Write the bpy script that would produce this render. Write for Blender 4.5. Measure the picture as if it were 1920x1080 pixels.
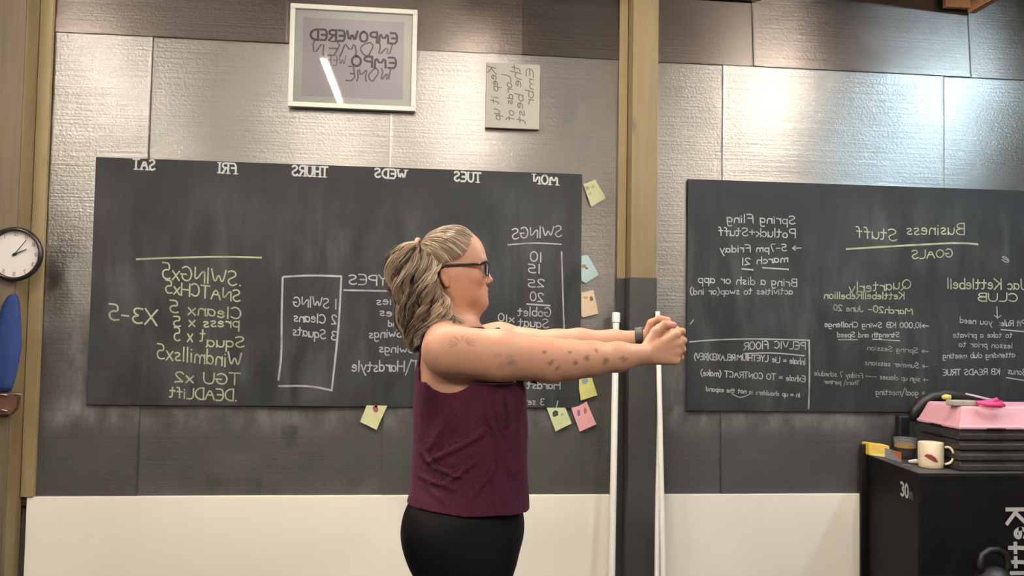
import bpy, bmesh, math, random
import numpy as np
from mathutils import Vector, Matrix
random.seed(7); rng = np.random.default_rng(7)
for o in list(bpy.data.objects): bpy.data.objects.remove(o)
C = bpy.context.scene.collection
S = bpy.context.scene

# ------------------------------------------------------------------ camera
YAW, PITCH, ROLL, FPX = 0.102213795, 0.0436559197, 0.0167659005, 1590.6
CAM = np.array([1.6334381, -4.3785578, 1.46366427])
def basis():
    cy, sy = math.cos(YAW), math.sin(YAW)
    f = np.array([sy*math.cos(PITCH), cy*math.cos(PITCH), math.sin(PITCH)])
    r = np.array([cy, -sy, 0.]); u = np.cross(r, f)
    return r*math.cos(ROLL)+u*math.sin(ROLL), -r*math.sin(ROLL)+u*math.cos(ROLL), f
RR, UU, FF = basis()
def D(x, y): return FF+RR*(x-960)/FPX-UU*(y-540)/FPX
def W(x, y, Y=0.):                      # a photo point on the plane y = Y of the room
    d = D(x, y); return CAM+d*(Y-CAM[1])/d[1]
def G(x, y, z):                         # a photo point on a level plane
    d = D(x, y); return CAM+d*(z-CAM[2])/d[2]
cd = bpy.data.cameras.new('camera'); cam = bpy.data.objects.new('camera', cd); C.objects.link(cam)
cd.sensor_width = 36; cd.lens = 36*FPX/1920; cd.clip_start = .05
M = Matrix(((RR[0], UU[0], -FF[0], CAM[0]), (RR[1], UU[1], -FF[1], CAM[1]), (RR[2], UU[2], -FF[2], CAM[2]), (0, 0, 0, 1)))
cam.matrix_world = M; S.camera = cam

# ------------------------------------------------------------------ world, lights, exposure
w = bpy.data.worlds.new('world'); S.world = w; w.use_nodes = True
w.node_tree.nodes['Background'].inputs[0].default_value = (.9, .85, .8, 1)
w.node_tree.nodes['Background'].inputs[1].default_value = .2
S.view_settings.view_transform = 'Standard'; S.view_settings.look = 'None'
S.view_settings.gamma = 1; S.view_settings.use_curve_mapping = False
S.view_settings.exposure = 1.85
WARM = (1, .915, .81); COOL = (.58, .83, 1.)
# fluorescent tubes hang under the rafters, at right angles to the board wall: (x, y centre, colour, watts)
TUBES = [(-.65, -1.7, WARM, 22), (.93, -1.87, WARM, 27), (1.88, -1.5, WARM, 25), (4.0, -1.5, WARM, 28), (5.25, -1.4, COOL, 28),
         (-.9, -5.2, WARM, 70), (1.6, -5.6, WARM, 80), (4.05, -5.2, WARM, 70)]
TZ = 3.2
# ------------------------------------------------------------------ helpers
def tag(o, label=None, cat=None, group=None, kind=None):
    if label: o['label'] = label
    if cat: o['category'] = cat
    if group: o['group'] = group
    if kind: o['kind'] = kind
    return o
def link(name, me, m=None, parent=None):
    o = bpy.data.objects.new(name, me); C.objects.link(o)
    if m is not None and me is not None:
        me.materials.clear(); me.materials.append(m)
    if parent is not None: o.parent = parent
    return o
def empty(name, loc=(0, 0, 0)):
    o = bpy.data.objects.new(name, None); C.objects.link(o); o.empty_display_size = .05
    o.location = loc; return o
def smooth(me, on=True):
    me.polygons.foreach_set('use_smooth', [on]*len(me.polygons)); me.update()
def obj(name, bm, m, parent=None, sm=False, bevel=0, loc=None):
    me = bpy.data.meshes.new(name)
    bmesh.ops.recalc_face_normals(bm, faces=bm.faces)
    bm.to_mesh(me); bm.free()
    o = link(name, me, m, parent)
    if parent is not None and parent.type == 'EMPTY': o.matrix_parent_inverse = Matrix.Translation(-Vector(parent.location))
    if sm: smooth(me)
    if bevel:
        b = o.modifiers.new('bevel', 'BEVEL'); b.width = bevel; b.segments = 2; b.limit_method = 'ANGLE'; b.angle_limit = .6
    return o
def add_box(bm, x0, x1, y0, y1, z0, z1):
    v = [bm.verts.new((x, y, z)) for z in (z0, z1) for y in (y0, y1) for x in (x0, x1)]
    for f in ((0, 1, 3, 2), (4, 5, 7, 6), (0, 1, 5, 4), (2, 3, 7, 6), (0, 2, 6, 4), (1, 3, 7, 5)):
        bm.faces.new([v[i] for i in f])
    return v
def box(name, x0, x1, y0, y1, z0, z1, m, parent=None, bevel=0):
    bm = bmesh.new(); add_box(bm, x0, x1, y0, y1, z0, z1); return obj(name, bm, m, parent, bevel=bevel)
def add_prism(bm, pts, y0, y1):          # outline in x,z pulled along y
    a = [bm.verts.new((p[0], y0, p[1])) for p in pts]; b = [bm.verts.new((p[0], y1, p[1])) for p in pts]
    bm.faces.new(a); bm.faces.new(b[::-1]); n = len(pts)
    for i in range(n): bm.faces.new((a[i], a[(i+1) % n], b[(i+1) % n], b[i]))
def add_slab(bm, pts, z0, z1):           # outline in x,y pulled along z
    a = [bm.verts.new((p[0], p[1], z0)) for p in pts]; b = [bm.verts.new((p[0], p[1], z1)) for p in pts]
    bm.faces.new(a); bm.faces.new(b[::-1]); n = len(pts)
    for i in range(n): bm.faces.new((a[i], a[(i+1) % n], b[(i+1) % n], b[i]))
def frames(P):
    P = [Vector(p) for p in P]; out = []; up = None
    for i, p in enumerate(P):
        t = (P[min(i+1, len(P)-1)]-P[max(i-1, 0)]).normalized()
        if up is None: up = Vector((0, 0, 1)) if abs(t.z) < .9 else Vector((1, 0, 0))
        s = t.cross(up).normalized(); up = s.cross(t).normalized(); out.append((p, s, up))
    return out
def add_tube(bm, P, r, n=12, cap=True):
    rs = r if hasattr(r, '__len__') else [r]*len(P); rings = []
    for (p, s, u), rr in zip(frames(P), rs):
        rings.append([bm.verts.new(p+(s*math.cos(a)+u*math.sin(a))*rr) for a in [2*math.pi*k/n for k in range(n)]])
    for a, b in zip(rings, rings[1:]):
        for k in range(n): bm.faces.new((a[k], a[(k+1) % n], b[(k+1) % n], b[k]))
    if cap: bm.faces.new(rings[0][::-1]); bm.faces.new(rings[-1])
def add_lathe(bm, prof, cx, cy, n=40, cz=0., axis='z'):
    rings = []
    for r, z in prof:
        ring = []
        for k in range(n):
            a = 2*math.pi*k/n; c_, s_ = r*math.cos(a), r*math.sin(a)
            ring.append(bm.verts.new((cx+c_, cy+s_, cz+z) if axis == 'z' else (cx+c_, cy-z, cz+s_)))
        rings.append(ring)
    for a, b in zip(rings, rings[1:]):
        for k in range(n): bm.faces.new((a[k], a[(k+1) % n], b[(k+1) % n], b[k]))
    if prof[0][0] > 1e-5: bm.faces.new(rings[0][::-1])
    if prof[-1][0] > 1e-5: bm.faces.new(rings[-1])
    bmesh.ops.remove_doubles(bm, verts=bm.verts, dist=1e-6)

# ------------------------------------------------------------------ materials
def mat(name, col, rough=.6, metal=0, spec=.5, **kw):
    m = bpy.data.materials.new(name); m.use_nodes = True; b = m.node_tree.nodes['Principled BSDF']
    b.inputs['Base Color'].default_value = (*col, 1); b.inputs['Roughness'].default_value = rough
    b.inputs['Metallic'].default_value = metal; b.inputs['Specular IOR Level'].default_value = spec
    for k, v in kw.items(): b.inputs[k.replace('_', ' ')].default_value = v
    return m
def N(m, t, **ins):
    n = m.node_tree.nodes.new(t)
    for k, v in ins.items():
        k = k.replace('_', ' ')
        if k in n.inputs: n.inputs[k].default_value = v
        else: setattr(n, k.replace(' ', '_'), v)
    return n
def L(m, a, b): m.node_tree.links.new(a, b)
def BS(m): return m.node_tree.nodes['Principled BSDF']
def coords(m, scale=(1, 1, 1), kind='pos'):
    mp = N(m, 'ShaderNodeMapping'); mp.inputs['Scale'].default_value = scale
    if kind == 'pos': g = N(m, 'ShaderNodeNewGeometry'); L(m, g.outputs['Position'], mp.inputs[0])
    else: g = N(m, 'ShaderNodeTexCoord'); L(m, g.outputs['Object'], mp.inputs[0])
    return mp.outputs[0]
def noise(m, vec, scale, detail=4, rough=.5, dist=0.):
    n = N(m, 'ShaderNodeTexNoise'); n.inputs['Scale'].default_value = scale; n.inputs['Detail'].default_value = detail
    n.inputs['Roughness'].default_value = rough; n.inputs['Distortion'].default_value = dist; L(m, vec, n.inputs['Vector']); return n.outputs[0]
def ramp(m, fac, stops):
    r = N(m, 'ShaderNodeValToRGB'); e = r.color_ramp.elements
    while len(e) < len(stops): e.new(.5)
    for el, (p, c) in zip(e, stops): el.position = p; el.color = (*c, 1) if len(c) == 3 else c
    L(m, fac, r.inputs[0]); return r.outputs[0]
def mix(m, fac, a, b):
    n = N(m, 'ShaderNodeMix'); n.data_type = 'RGBA'
    for i, v in ((0, fac), (6, a), (7, b)):
        if hasattr(v, 'links'): L(m, v, n.inputs[i])
        else: n.inputs[i].default_value = v if i == 0 else (*v, 1)
    return n.outputs[2]
def math_(m, op, a, b=0., c=None):
    n = N(m, 'ShaderNodeMath'); n.operation = op
    for i, v in enumerate((a, b) if c is None else (a, b, c)):
        if hasattr(v, 'links'): L(m, v, n.inputs[i])
        else: n.inputs[i].default_value = v
    return n.outputs[0]
def bump(m, h, strength, dist, prev=None):
    b = N(m, 'ShaderNodeBump'); b.inputs['Strength'].default_value = strength; b.inputs['Distance'].default_value = dist
    L(m, h, b.inputs['Height'])
    if prev is not None: L(m, prev, b.inputs['Normal'])
    return b.outputs[0]
def setc(m, sock, name='Base Color'): L(m, sock, BS(m).inputs[name])

def noisy(name, c1, c2, scale=8, rough=.6, stretch=(1, 1, 1), bmp=0., bscale=60, kind='pos', **kw):
    m = mat(name, c1, rough, **kw); v = coords(m, stretch, kind)
    setc(m, ramp(m, noise(m, v, scale, 6), [(.3, c1), (.7, c2)]))
    if bmp: setc(m, bump(m, noise(m, v, bscale, 4), bmp, .004), 'Normal')
    return m

def seg(m, pos, x0, x1, z0, z1, soft):     # 1 inside a rectangle of the wall, fading over `soft`
    s = N(m, 'ShaderNodeSeparateXYZ'); L(m, pos, s.inputs[0])
    def edge(v, a, b):
        n = N(m, 'ShaderNodeMapRange'); n.interpolation_type = 'SMOOTHSTEP'
        L(m, v, n.inputs[0]); n.inputs[1].default_value = a; n.inputs[2].default_value = b; return n.outputs[0]
    a = math_(m, 'MULTIPLY', edge(s.outputs[0], x0-soft, x0+soft), edge(s.outputs[0], x1+soft, x1-soft))
    b = math_(m, 'MULTIPLY', edge(s.outputs[2], z0-soft, z0+soft), edge(s.outputs[2], z1+soft, z1-soft))
    return math_(m, 'MULTIPLY', a, b)

def foil(name, tint, rough, amp):
    m = mat(name, tint, rough, 1.)
    v = coords(m); vh = coords(m, (.4, 1, 42)); vb = coords(m, (1, 1, 3.2))
    n1 = noise(m, vh, 1.6, 5, .62)                     # long level ripples of the bubble sheet
    n2 = noise(m, v, 85, 2, .5)                        # crinkle
    n3 = noise(m, vb, 2.2, 3)                          # slack in the sheet
    vo = N(m, 'ShaderNodeTexVoronoi'); vo.inputs['Scale'].default_value = 62; L(m, v, vo.inputs['Vector'])
    n4 = noise(m, v, 210, 2, .6)
    b = bump(m, n3, 1., .004*amp)
    b = bump(m, n1, 1., .0022*amp, b)
    b = bump(m, n2, 1., .0013*amp, b)
    b = bump(m, n4, 1., .0004*amp, b)
    b = bump(m, vo.outputs['Distance'], .6, .0006*amp, b)
    setc(m, b, 'Normal')
    BS(m).inputs['Anisotropic'].default_value = .72; tg = N(m, 'ShaderNodeCombineXYZ'); tg.inputs[2].default_value = 1.; L(m, tg.outputs[0], BS(m).inputs['Tangent'])
    # chalk dust smeared on the foil around the boards
    dn = noise(m, coords(m, (2.2, 1, 1)), 4.5, 5, .6)
    d1 = seg(m, v, -.2, 2.5, .93, 1.04, .06); d2 = seg(m, v, -.12, 0., 1.0, 1.75, .06); d3 = seg(m, v, 2.9, 4.3, .93, 1.04, .06)
    d4 = seg(m, v, 2.86, 3.01, 1.0, 1.45, .05)
    dd = math_(m, 'ADD', math_(m, 'ADD', d1, d2), math_(m, 'ADD', d3, d4))
    dust = math_(m, 'MULTIPLY', dd, ramp(m, dn, [(.38, (0, 0, 0)), (.66, (1, 1, 1))]))
    dust = math_(m, 'MULTIPLY', dust, .62)
    # charcoal paint rolled over the lower part of the sheets, thin and uneven at its upper edge
    sz = N(m, 'ShaderNodeSeparateXYZ'); L(m, v, sz.inputs[0])
    zz = math_(m, 'ADD', sz.outputs[2], math_(m, 'MULTIPLY_ADD', noise(m, coords(m, (1, 1, .6)), 3.5, 5, .6), .5, -.25))
    mr = N(m, 'ShaderNodeMapRange'); mr.interpolation_type = 'SMOOTHSTEP'; L(m, zz, mr.inputs[0]); mr.inputs[1].default_value = 1.62; mr.inputs[2].default_value = 1.28
    paint = mr.outputs[0]
    setc(m, mix(m, dust, mix(m, paint, tint, (.15, .142, .134)), (.42, .41, .39)))
    setc(m, math_(m, 'MULTIPLY', math_(m, 'SUBTRACT', 1., dust), math_(m, 'MULTIPLY_ADD', paint, -.85, 1.)), 'Metallic')
    setc(m, math_(m, 'ADD', math_(m, 'ADD', math_(m, 'MULTIPLY', dust, .4), math_(m, 'MULTIPLY', paint, .25)), math_(m, 'MULTIPLY_ADD', n3, .12, rough-.06)), 'Roughness')
    return m
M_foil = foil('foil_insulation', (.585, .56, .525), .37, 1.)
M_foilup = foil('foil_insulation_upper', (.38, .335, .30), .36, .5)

def wood(name, c1, c2, stretch=(14, 14, .7), rough=.6):
    m = mat(name, c1, rough); v = coords(m, stretch); n = noise(m, v, 2.2, 7, .6, .4)
    col = ramp(m, n, [(.3, c1), (.55, tuple((a+b)/2 for a, b in zip(c1, c2))), (.75, c2)])
    kn = N(m, 'ShaderNodeTexVoronoi'); kn.inputs['Scale'].default_value = 1.; L(m, coords(m, (9, 9, 2.6)), kn.inputs['Vector'])
    k = ramp(m, kn.outputs['Distance'], [(.06, (1, 1, 1)), (.16, (0, 0, 0))])
    col = mix(m, math_(m, 'MULTIPLY', k, .45), col, tuple(a*.35 for a in c2)); setc(m, col)
    setc(m, bump(m, n, .3, .002), 'Normal'); return m
M_post = wood('raw_timber', (.20, .145, .068), (.15, .105, .048))
M_postshade = wood('shaded_timber', (.145, .11, .065), (.105, .078, .044))  # darker copy of the post timber, shade of its front face put into the colour
M_postdull = wood('raw_timber_strip', (.29, .22, .11), (.24, .18, .09))
M_rafter = wood('rafter_timber', (.30, .15, .07), (.20, .10, .045), (14, .7, 14))
M_charcoal = noisy('charcoal_paint', (.035, .033, .031), (.045, .042, .04), 5, .55)
M_lowerwall = noisy('white_wainscot_paint', (.90, .85, .74), (.87, .82, .70), 2.2, .55, bmp=.05)
M_boardpaint = None
def chalkboard():
    m = mat('chalkboard_paint', (.05, .052, .052), .72, spec=.3); v = coords(m, (5, 1, 1.1)); v2 = coords(m)
    n = noise(m, v, 1.5, 6, .55, .6); n2 = noise(m, v2, 2.1, 4); n3 = noise(m, v2, 160, 2)
    a = ramp(m, n, [(.38, (0, 0, 0)), (.72, (1, 1, 1))]); b = ramp(m, n2, [(.35, (.15, .15, .15)), (.65, (1, 1, 1))])
    # the rubbed middle is dustier than the top edge
    s = N(m, 'ShaderNodeSeparateXYZ'); L(m, v2, s.inputs[0])
    mr = N(m, 'ShaderNodeMapRange'); mr.interpolation_type = 'SMOOTHSTEP'; L(m, s.outputs[2], mr.inputs[0]); mr.inputs[1].default_value = 2.26; mr.inputs[2].default_value = 2.0
    f = math_(m, 'MULTIPLY', math_(m, 'MULTIPLY', a, b), math_(m, 'MULTIPLY', math_(m, 'MULTIPLY_ADD', mr.outputs[0], .8, .2), .6))
    setc(m, mix(m, f, (.022, .0235, .0245), (.105, .111, .112)))
    setc(m, bump(m, n3, .15, .0006), 'Normal'); return m
M_board = chalkboard()
def chalk(name, col, thin=.35):
    m = mat(name, col, .9, spec=.1); v = coords(m)
    n = noise(m, v, 260, 3, .7); n2 = noise(m, v, 14, 3)
    f = ramp(m, math_(m, 'ADD', math_(m, 'MULTIPLY', n, .6), math_(m, 'MULTIPLY', n2, .4)), [(.38, (0, 0, 0)), (.58, (1, 1, 1))])
    fac = math_(m, 'MULTIPLY_ADD', f, 1-thin, thin)
    setc(m, mix(m, fac, (.055, .057, .057), col)); return m
M_chw = chalk('white_chalk', (.42, .43, .42), .4); M_chy = chalk('yellow_chalk', (.42, .44, .28), .4); M_chf = chalk('faint_chalk', (.33, .34, .32), .3)
M_letter = mat('cream_letters', (.42, .42, .40), .6)
M_white = mat('white_plastic', (.82, .79, .72), .4)
M_black = mat('black_plastic', (.007, .0065, .0065), .45)
M_floor = noisy('black_rubber_floor', (.03, .03, .03), (.045, .045, .045), 40, .75)
M_room = noisy('room_wall_paint', (.20, .17, .14), (.25, .21, .18), 1.5, .8)
M_roomlow = noisy('room_wall_dark', (.05, .047, .045), (.07, .065, .06), 1.5, .8)
M_ceil = noisy('ceiling_sheathing', (.30, .26, .23), (.35, .30, .27), 2, .8)

# ------------------------------------------------------------------ room shell
SEAM = 2.9; CEIL = 3.42; XL, XR, YB = -2.6, 8.0, -9.0
p1a, p1b = -.43, -.285                   # left post
p2a, p2b = W(1185, 300, -.14)[0], W(1233, 300, -.14)[0]   # centre post
wall = tag(box('wall_back', XL, XR, .04, .14, 0, CEIL, M_room), 'silver foil insulated wall carrying the chalkboards', kind='structure')
def sheet(x0, x1, z0, z1, off, m, lean=0., nx=14, nz=18):
    bm = bmesh.new(); g = []
    us = [0, .004/(x1-x0), .010/(x1-x0), .02/(x1-x0)]; us = us+[us[-1]+(1-2*us[-1])*q/nx for q in range(1, nx)]+[1-q for q in us[::-1]]; nx = len(us)-1
    for j in range(nz+1):
        row = []
        for i in range(nx+1):
            u, v = us[i], j/nz; x = x0+(x1-x0)*u; z = z0+(z1-z0)*v
            e = min(u, 1-u)*(x1-x0)
            y = -off-.004*math.sin(5*x+2.3*z)*math.sin(3.1*z+x)-.0025*math.exp(-e/.006)-(z-z0)*lean
            row.append(bm.verts.new((x, y, z)))
        g.append(row)
    for j in range(nz):
        for i in range(nx): bm.faces.new((g[j][i], g[j][i+1], g[j+1][i+1], g[j+1][i]))
    bmesh.ops.solidify(bm, geom=bm.faces[:], thickness=-.006); bm.normal_update()
    bmesh.ops.split_edges(bm, edges=[e for e in bm.edges if len(e.link_faces) == 2 and e.calc_face_angle(0) > .7])
    return obj('foil_sheet', bm, m, wall, sm=True)
xs = [XL, -.36, W(280, 170)[0], 1.45, 2.78, W(1358, 230)[0], W(1765, 230)[0], 5.67, XR]
for i, (a, b) in enumerate(zip(xs, xs[1:])):
    sheet(a-.012, b+.012, .55, SEAM+.012*(i % 2), .004+.005*(i % 2), M_foil)
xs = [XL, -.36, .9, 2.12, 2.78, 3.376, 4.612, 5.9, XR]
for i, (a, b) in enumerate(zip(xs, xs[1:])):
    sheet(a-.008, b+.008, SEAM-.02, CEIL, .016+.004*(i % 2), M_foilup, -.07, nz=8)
tag(box('floor', XL, XR, YB, .12, -.1, 0, M_floor), kind='structure')
tag(box('ceiling', XL, XR, YB, .12, CEIL, CEIL+.1, M_ceil), kind='structure')
tag(box('wall_left', XL-.1, XL, YB, .12, 0, CEIL, M_room), kind='structure')
tag(box('wall_right', XR, XR+.1, YB, .12, 0, CEIL, M_room), kind='structure')
wf = tag(box('wall_front', XL, XR, YB-.1, YB, 1.25, CEIL, M_room), kind='structure')
box('lower_wall', XL, XR, YB-.1, YB, 0, 1.25, M_roomlow, wf)
zw = .595
for a, b in ((p1b+.03, p2a-.07), (p2b+.005, W(1632, 990)[0]+.6), (XL, p1a-.005)):
    box('wainscot_panel', a, b, -.032, 0, .02, zw, M_lowerwall, wall, .002)

# rafters, posts, tubes
for k, X in enumerate((-.36, .88, 2.12, 3.357, 4.595, 5.83)):
    o = box('rafter', X, X+.045, -6.5, -.025, 3.233, CEIL, M_rafter, bevel=.003)
    tag(o, ['rough timber rafter above the left end of the wall', 'rough timber rafter above the framed print', 'rough timber rafter left of the centre post',
            'rough timber rafter end just right of the centre post top', 'orange brown timber rafter reaching out at the top right', 'rough timber rafter beyond the right edge'][k], 'rafter', 'ceiling rafters over the chalkboard wall')
tag(box('top_plate', 2.88, 3.357, -.05, -.02, 3.235, 3.30, M_rafter, bevel=.003), 'dark timber ledger along the top of the wall beside the centre post', 'board')
tag(box('top_plate', 4.45, 4.595, -.05, -.02, 3.255, 3.36, M_rafter, bevel=.003), 'dark timber ledger under the ceiling left of the top right rafter', 'board')
t = empty('timber_post', ((p1a+p1b)/2, -.1, 0))
box('post_timber', p1a, p1b, -.16, -.016, 0, 3.23, M_post, t, .003)
box('shade_board', p1a-.001, p1b-.002, -.178, -.161, 0, 3.23, M_postshade, t, .003)['label'] = 'added board with the shade of the post front put into its colour'  # added board, its dark colour stands for shade on the post front
box('nailing_strip', p1b+.003, p1b+.062, -.04, -.012, zw+.002, 3.23, M_postdull, t, .002)
tag(t, 'raw timber post at the left edge with a wall clock on it', 'post')
t = empty('timber_post', ((p2a+p2b)/2, -.08, 0)); zp = W(1200, 521, -.14)[2]
box('post_timber', p2a, p2b, -.14, -.016, zp, 3.23, M_post, t, .003)
box('painted_base', p2a-.004, p2b+.003, -.143, -.016, 0, zp+.001, M_charcoal, t, .003)['label'] = 'charcoal painted lower part of the post'
box('nailing_strip', p2a-.045, p2a-.003, -.04, -.012, zp, 3.23, M_postdull, t, .002)
box('painted_strip', p2a-.045, p2a-.005, -.04, -.012, 0, zp, M_charcoal, t, .002)
tag(t, 'raw timber post between the two chalkboards, painted charcoal below', 'post')

M_tube = mat('tube_housing', (.8, .8, .8), .5)
for k, (X, Y, col, wt) in enumerate(TUBES):
    t = empty('tube_light', (X, Y, TZ)); bm = bmesh.new()
    add_box(bm, X-.03, X+.03, Y-.6, Y+.6, TZ+.014, TZ+.033); obj('housing', bm, M_tube, t)
    for s in (-1, 1): box('end_cap', X-.025, X+.025, Y+s*.6-.02, Y+s*.6+.02, TZ-.012, TZ+.012, M_white, t)
    em = bpy.data.materials.new('tube_glass'); em.use_nodes = True; BS(em).inputs['Emission Color'].default_value = (*col, 1); BS(em).inputs['Emission Strength'].default_value = wt/(math.pi*2*math.pi*.014*1.14)
    bm = bmesh.new(); add_tube(bm, [(X, Y-.57, TZ-.006), (X, Y+.57, TZ-.006)], .014, 12); obj('glass_tube', bm, em, t, sm=False)
    tag(t, ['tube light over the far left, before the board wall', 'tube light whose reflection shows in the framed print', 'tube light above the person', 'tube light before the right-hand chalkboard',
        'cool white tube light over the jump box', 'tube light at the left behind the camera', 'tube light in the middle behind the camera', 'tube light at the right behind the camera'][k], 'light', 'tube lights under the rafters')

# ------------------------------------------------------------------ stroke lettering (chalk, print)
GL = {}
def gdef(s):
    for ln in s.strip().split('\n'):
        ch, wd, st = ln.split(' ', 2)
        GL[ch] = (float(wd), [[tuple(float(q)/10 for q in p.split(',')) for p in x.split()] for x in st.split('|')] if st.strip() != '.' else [])
gdef('''A .7 0,0 3.5,10 7,0|1.5,4 5.5,4
B .6 0,0 0,10|0,10 4,10 5.5,8 4.5,6 0,5.3|0,5.3 5,5 6,2.5 4,0 0,0
C .6 6,8.5 4,10 1.5,9 0,5 1.2,1 3.5,0 6,1.5
D .65 0,0 0,10|0,10 4,9.5 6.5,6 6,2 3,0 0,0
E .55 5.5,10 0,10 0,0 5.5,0|0,5 4.5,5
F .55 0,0 0,10 5.5,10|0,5.5 4.5,5.5
G .65 6,8.5 4,10 1.5,9 0,5 1.2,1 3.5,0 6,1.5 6.2,4.5|3.5,4.5 7,4.5
H .6 0,0 0,10|6,0 6,10|0,5 6,5
I .15 .8,0 .8,10
J .5 4.5,10 4.5,2 3,0 1,0.2 0,2
K .6 0,0 0,10|6,10 0,4.5|1.5,5.5 6,0
L .5 0,10 0,0 5,0
M .8 0,0 0.5,10 4,3 7.5,10 8,0
N .65 0,0 0,10 6,0 6,10
O .7 3.5,10 1,8.5 0,5 1,1.5 3.5,0 6,1.5 7,5 6,8.5 3.5,10
P .6 0,0 0,10|0,10 4,10 6,8 5,5.5 0,5
Q .8 3.5,10 1,8.5 0,5 1,1.5 3.5,0 6,1.5 7,5 6,8.5 3.5,10|4.5,2.5 8,-1
R .6 0,0 0,10|0,10 4.5,10 6,8 5,5.5 0,5|2.5,5 6,0
S .55 5.5,8.8 3.5,10 1,9.3 .4,7.2 2,5.6 4.5,4.4 5.5,2.5 4,.3 2,0 0,1.3
T .6 0,10 6.5,10|3.2,10 3.2,0
U .6 0,10 0,3 1.2,.4 3,0 5,.8 6,3 6,10
V .65 0,10 3.2,0 6.5,10
W .9 0,10 2.2,0 4.5,8 6.8,0 9,10
X .6 0,0 6,10|0,10 6,0
Y .6 0,10 3,5 6,10|3,5 3,0
Z .6 0,10 6,10 0,0 6,0
a .45 4.3,5 2.5,6 .5,5 0,2.6 1,.4 2.6,.3 4.2,2.5|4.3,6 4.2,1 4.9,0
b .45 0,10 0,0|0,4.5 2.2,6 4.2,4.8 4.4,2 3,0 1,.2 0,1.5
c .4 4,5 2.5,6 .6,5 0,2.8 .8,.6 2.4,0 4,1
d .45 4.3,10 4.3,0|4.3,4.6 2.5,6 .5,5 0,2.5 1,.3 2.6,0 4.3,1.7
e .42 0,3.2 4,3.4 3.6,5.3 2.2,6 .6,5 0,2.8 .8,.6 2.4,0 4,1
f .4 4,9.6 2.7,10 1.8,8.5 1.6,0|0,5.8 3.6,5.8
g .45 4.3,5 2.5,6 .5,5 0,2.8 1,1 2.6,.8 4.2,2.5|4.3,6 4.2,-2.5 2.8,-4 .6,-3.2
h .45 0,10 0,0|0,4 2,6 3.8,5.4 4.2,3.6 4.3,0
i .12 .6,5.8 .6,0|.6,8 .7,8.3
j .3 2,5.8 2,-2.5 1,-3.8 -.6,-3|2,8 2.1,8.3
k .42 0,10 0,0|4,6 0,2.6|1.4,3.6 4.2,0
l .12 .6,10 .6,0
m .7 0,6 0,0|0,4 1.6,6 3,5 3.2,0|3.2,4 5,6 6.4,5 6.6,0
n .45 0,6 0,0|0,4 2,6 3.8,5.2 4.2,0
o .45 2.2,6 .5,5 0,3 .6,.8 2.2,0 4,.8 4.5,3 3.9,5.2 2.2,6
p .45 0,6 0,-4|0,4.5 2.2,6 4.2,4.8 4.3,2 3,.2 1,.3 0,1.5
q .45 4.3,6 4.3,-4|4.3,4.6 2.5,6 .5,5 0,2.5 1,.4 2.6,.2 4.3,1.7
r .35 0,6 0,0|0,3.6 1.6,5.7 3.5,5.8
s .38 3.6,5.3 2,6 .5,5.2 .8,3.8 2.8,2.6 3.5,1.2 2.2,0 0,.7
t .4 2,9 2,1 3.2,0 4,.4|0,6 4,6
u .45 0,6 0,1.8 1.4,0 3,.6 4.2,2.4|4.3,6 4.3,0
v .42 0,6 2.1,0 4.2,6
w .62 0,6 1.5,0 3.1,5 4.7,0 6.2,6
x .42 0,0 4.2,6|0,6 4.2,0
y .45 0,6 2,1.2|4.4,6 2,-1 .2,-4
z .42 0,6 4.2,6 0,0 4.2,0
0 .5 2.5,10 .5,8.5 0,5 .6,1.4 2.5,0 4.5,1.4 5,5 4.5,8.5 2.5,10
1 .15 .8,10 .8,0
2 .5 .2,8 1.5,10 4,9.6 4.8,7.5 3.5,4.5 0,0 2,.8 5,0
3 .5 0,9.5 3,10 4.6,8 3.4,5.8 1.5,5.2 4.4,4.4 5,2 3,0 0,.8
4 .55 4,0 4,10 0,3.5 5.5,3.5
5 .5 5,10 .8,10 .6,5.6 3,6 4.8,4.4 4.6,1.4 2.4,0 0,.8
7 .5 0,10 5,10 1.8,0
- .4 .5,4 4,4
> .9 0,4 9,4|6,7 9,4 6,1
( .25 2.5,11 .5,8 0,4.5 .8,1 2.5,-1.5
) .25 0,11 2,8 2.5,4.5 1.8,1 0,-1.5
+ .5 2.5,8 2.5,2|0,5 5,5
. .15 .5,.2 .9,.4
: .15 .6,1 .8,1.3|.6,5 .8,5.3
= .5 0,3.4 5,3.4|0,5.8 5,5.8
/ .5 0,12 5,-3
! .15 .6,10 .6,3|.6,.3 .8,.5
, .15 .8,.5 0,-1.5''')
GL[' '] = (.32, [])
def chaikin(P, k=2):
    for _ in range(k):
        if len(P) < 3: return P
        Q = [P[0]]
        for a, b in zip(P, P[1:]):
            Q += [(a[0]*.75+b[0]*.25, a[1]*.75+b[1]*.25), (a[0]*.25+b[0]*.75, a[1]*.25+b[1]*.75)]
        Q.append(P[-1]); P = Q
    return P
def ribbon(bm, pts, wd, Y):              # flat stroke in x,z at depth Y
    Y -= random.uniform(0, .0008)
    n = len(pts); vs = []
    for i in range(n):
        a = pts[max(i-1, 0)]; b = pts[min(i+1, n-1)]; dx, dz = b[0]-a[0], b[1]-a[1]; l = math.hypot(dx, dz) or 1
        nx, nz = -dz/l*wd/2, dx/l*wd/2; p = pts[i]
        if i == 0: p = (p[0]-dx/l*wd*.35, p[1]-dz/l*wd*.35)
        if i == n-1: p = (p[0]+dx/l*wd*.35, p[1]+dz/l*wd*.35)
        vs.append((bm.verts.new((p[0]+nx, Y, p[1]+nz)), bm.verts.new((p[0]-nx, Y, p[1]-nz))))
    for a, b in zip(vs, vs[1:]): bm.faces.new((a[0], a[1], b[1], b[0]))
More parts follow.
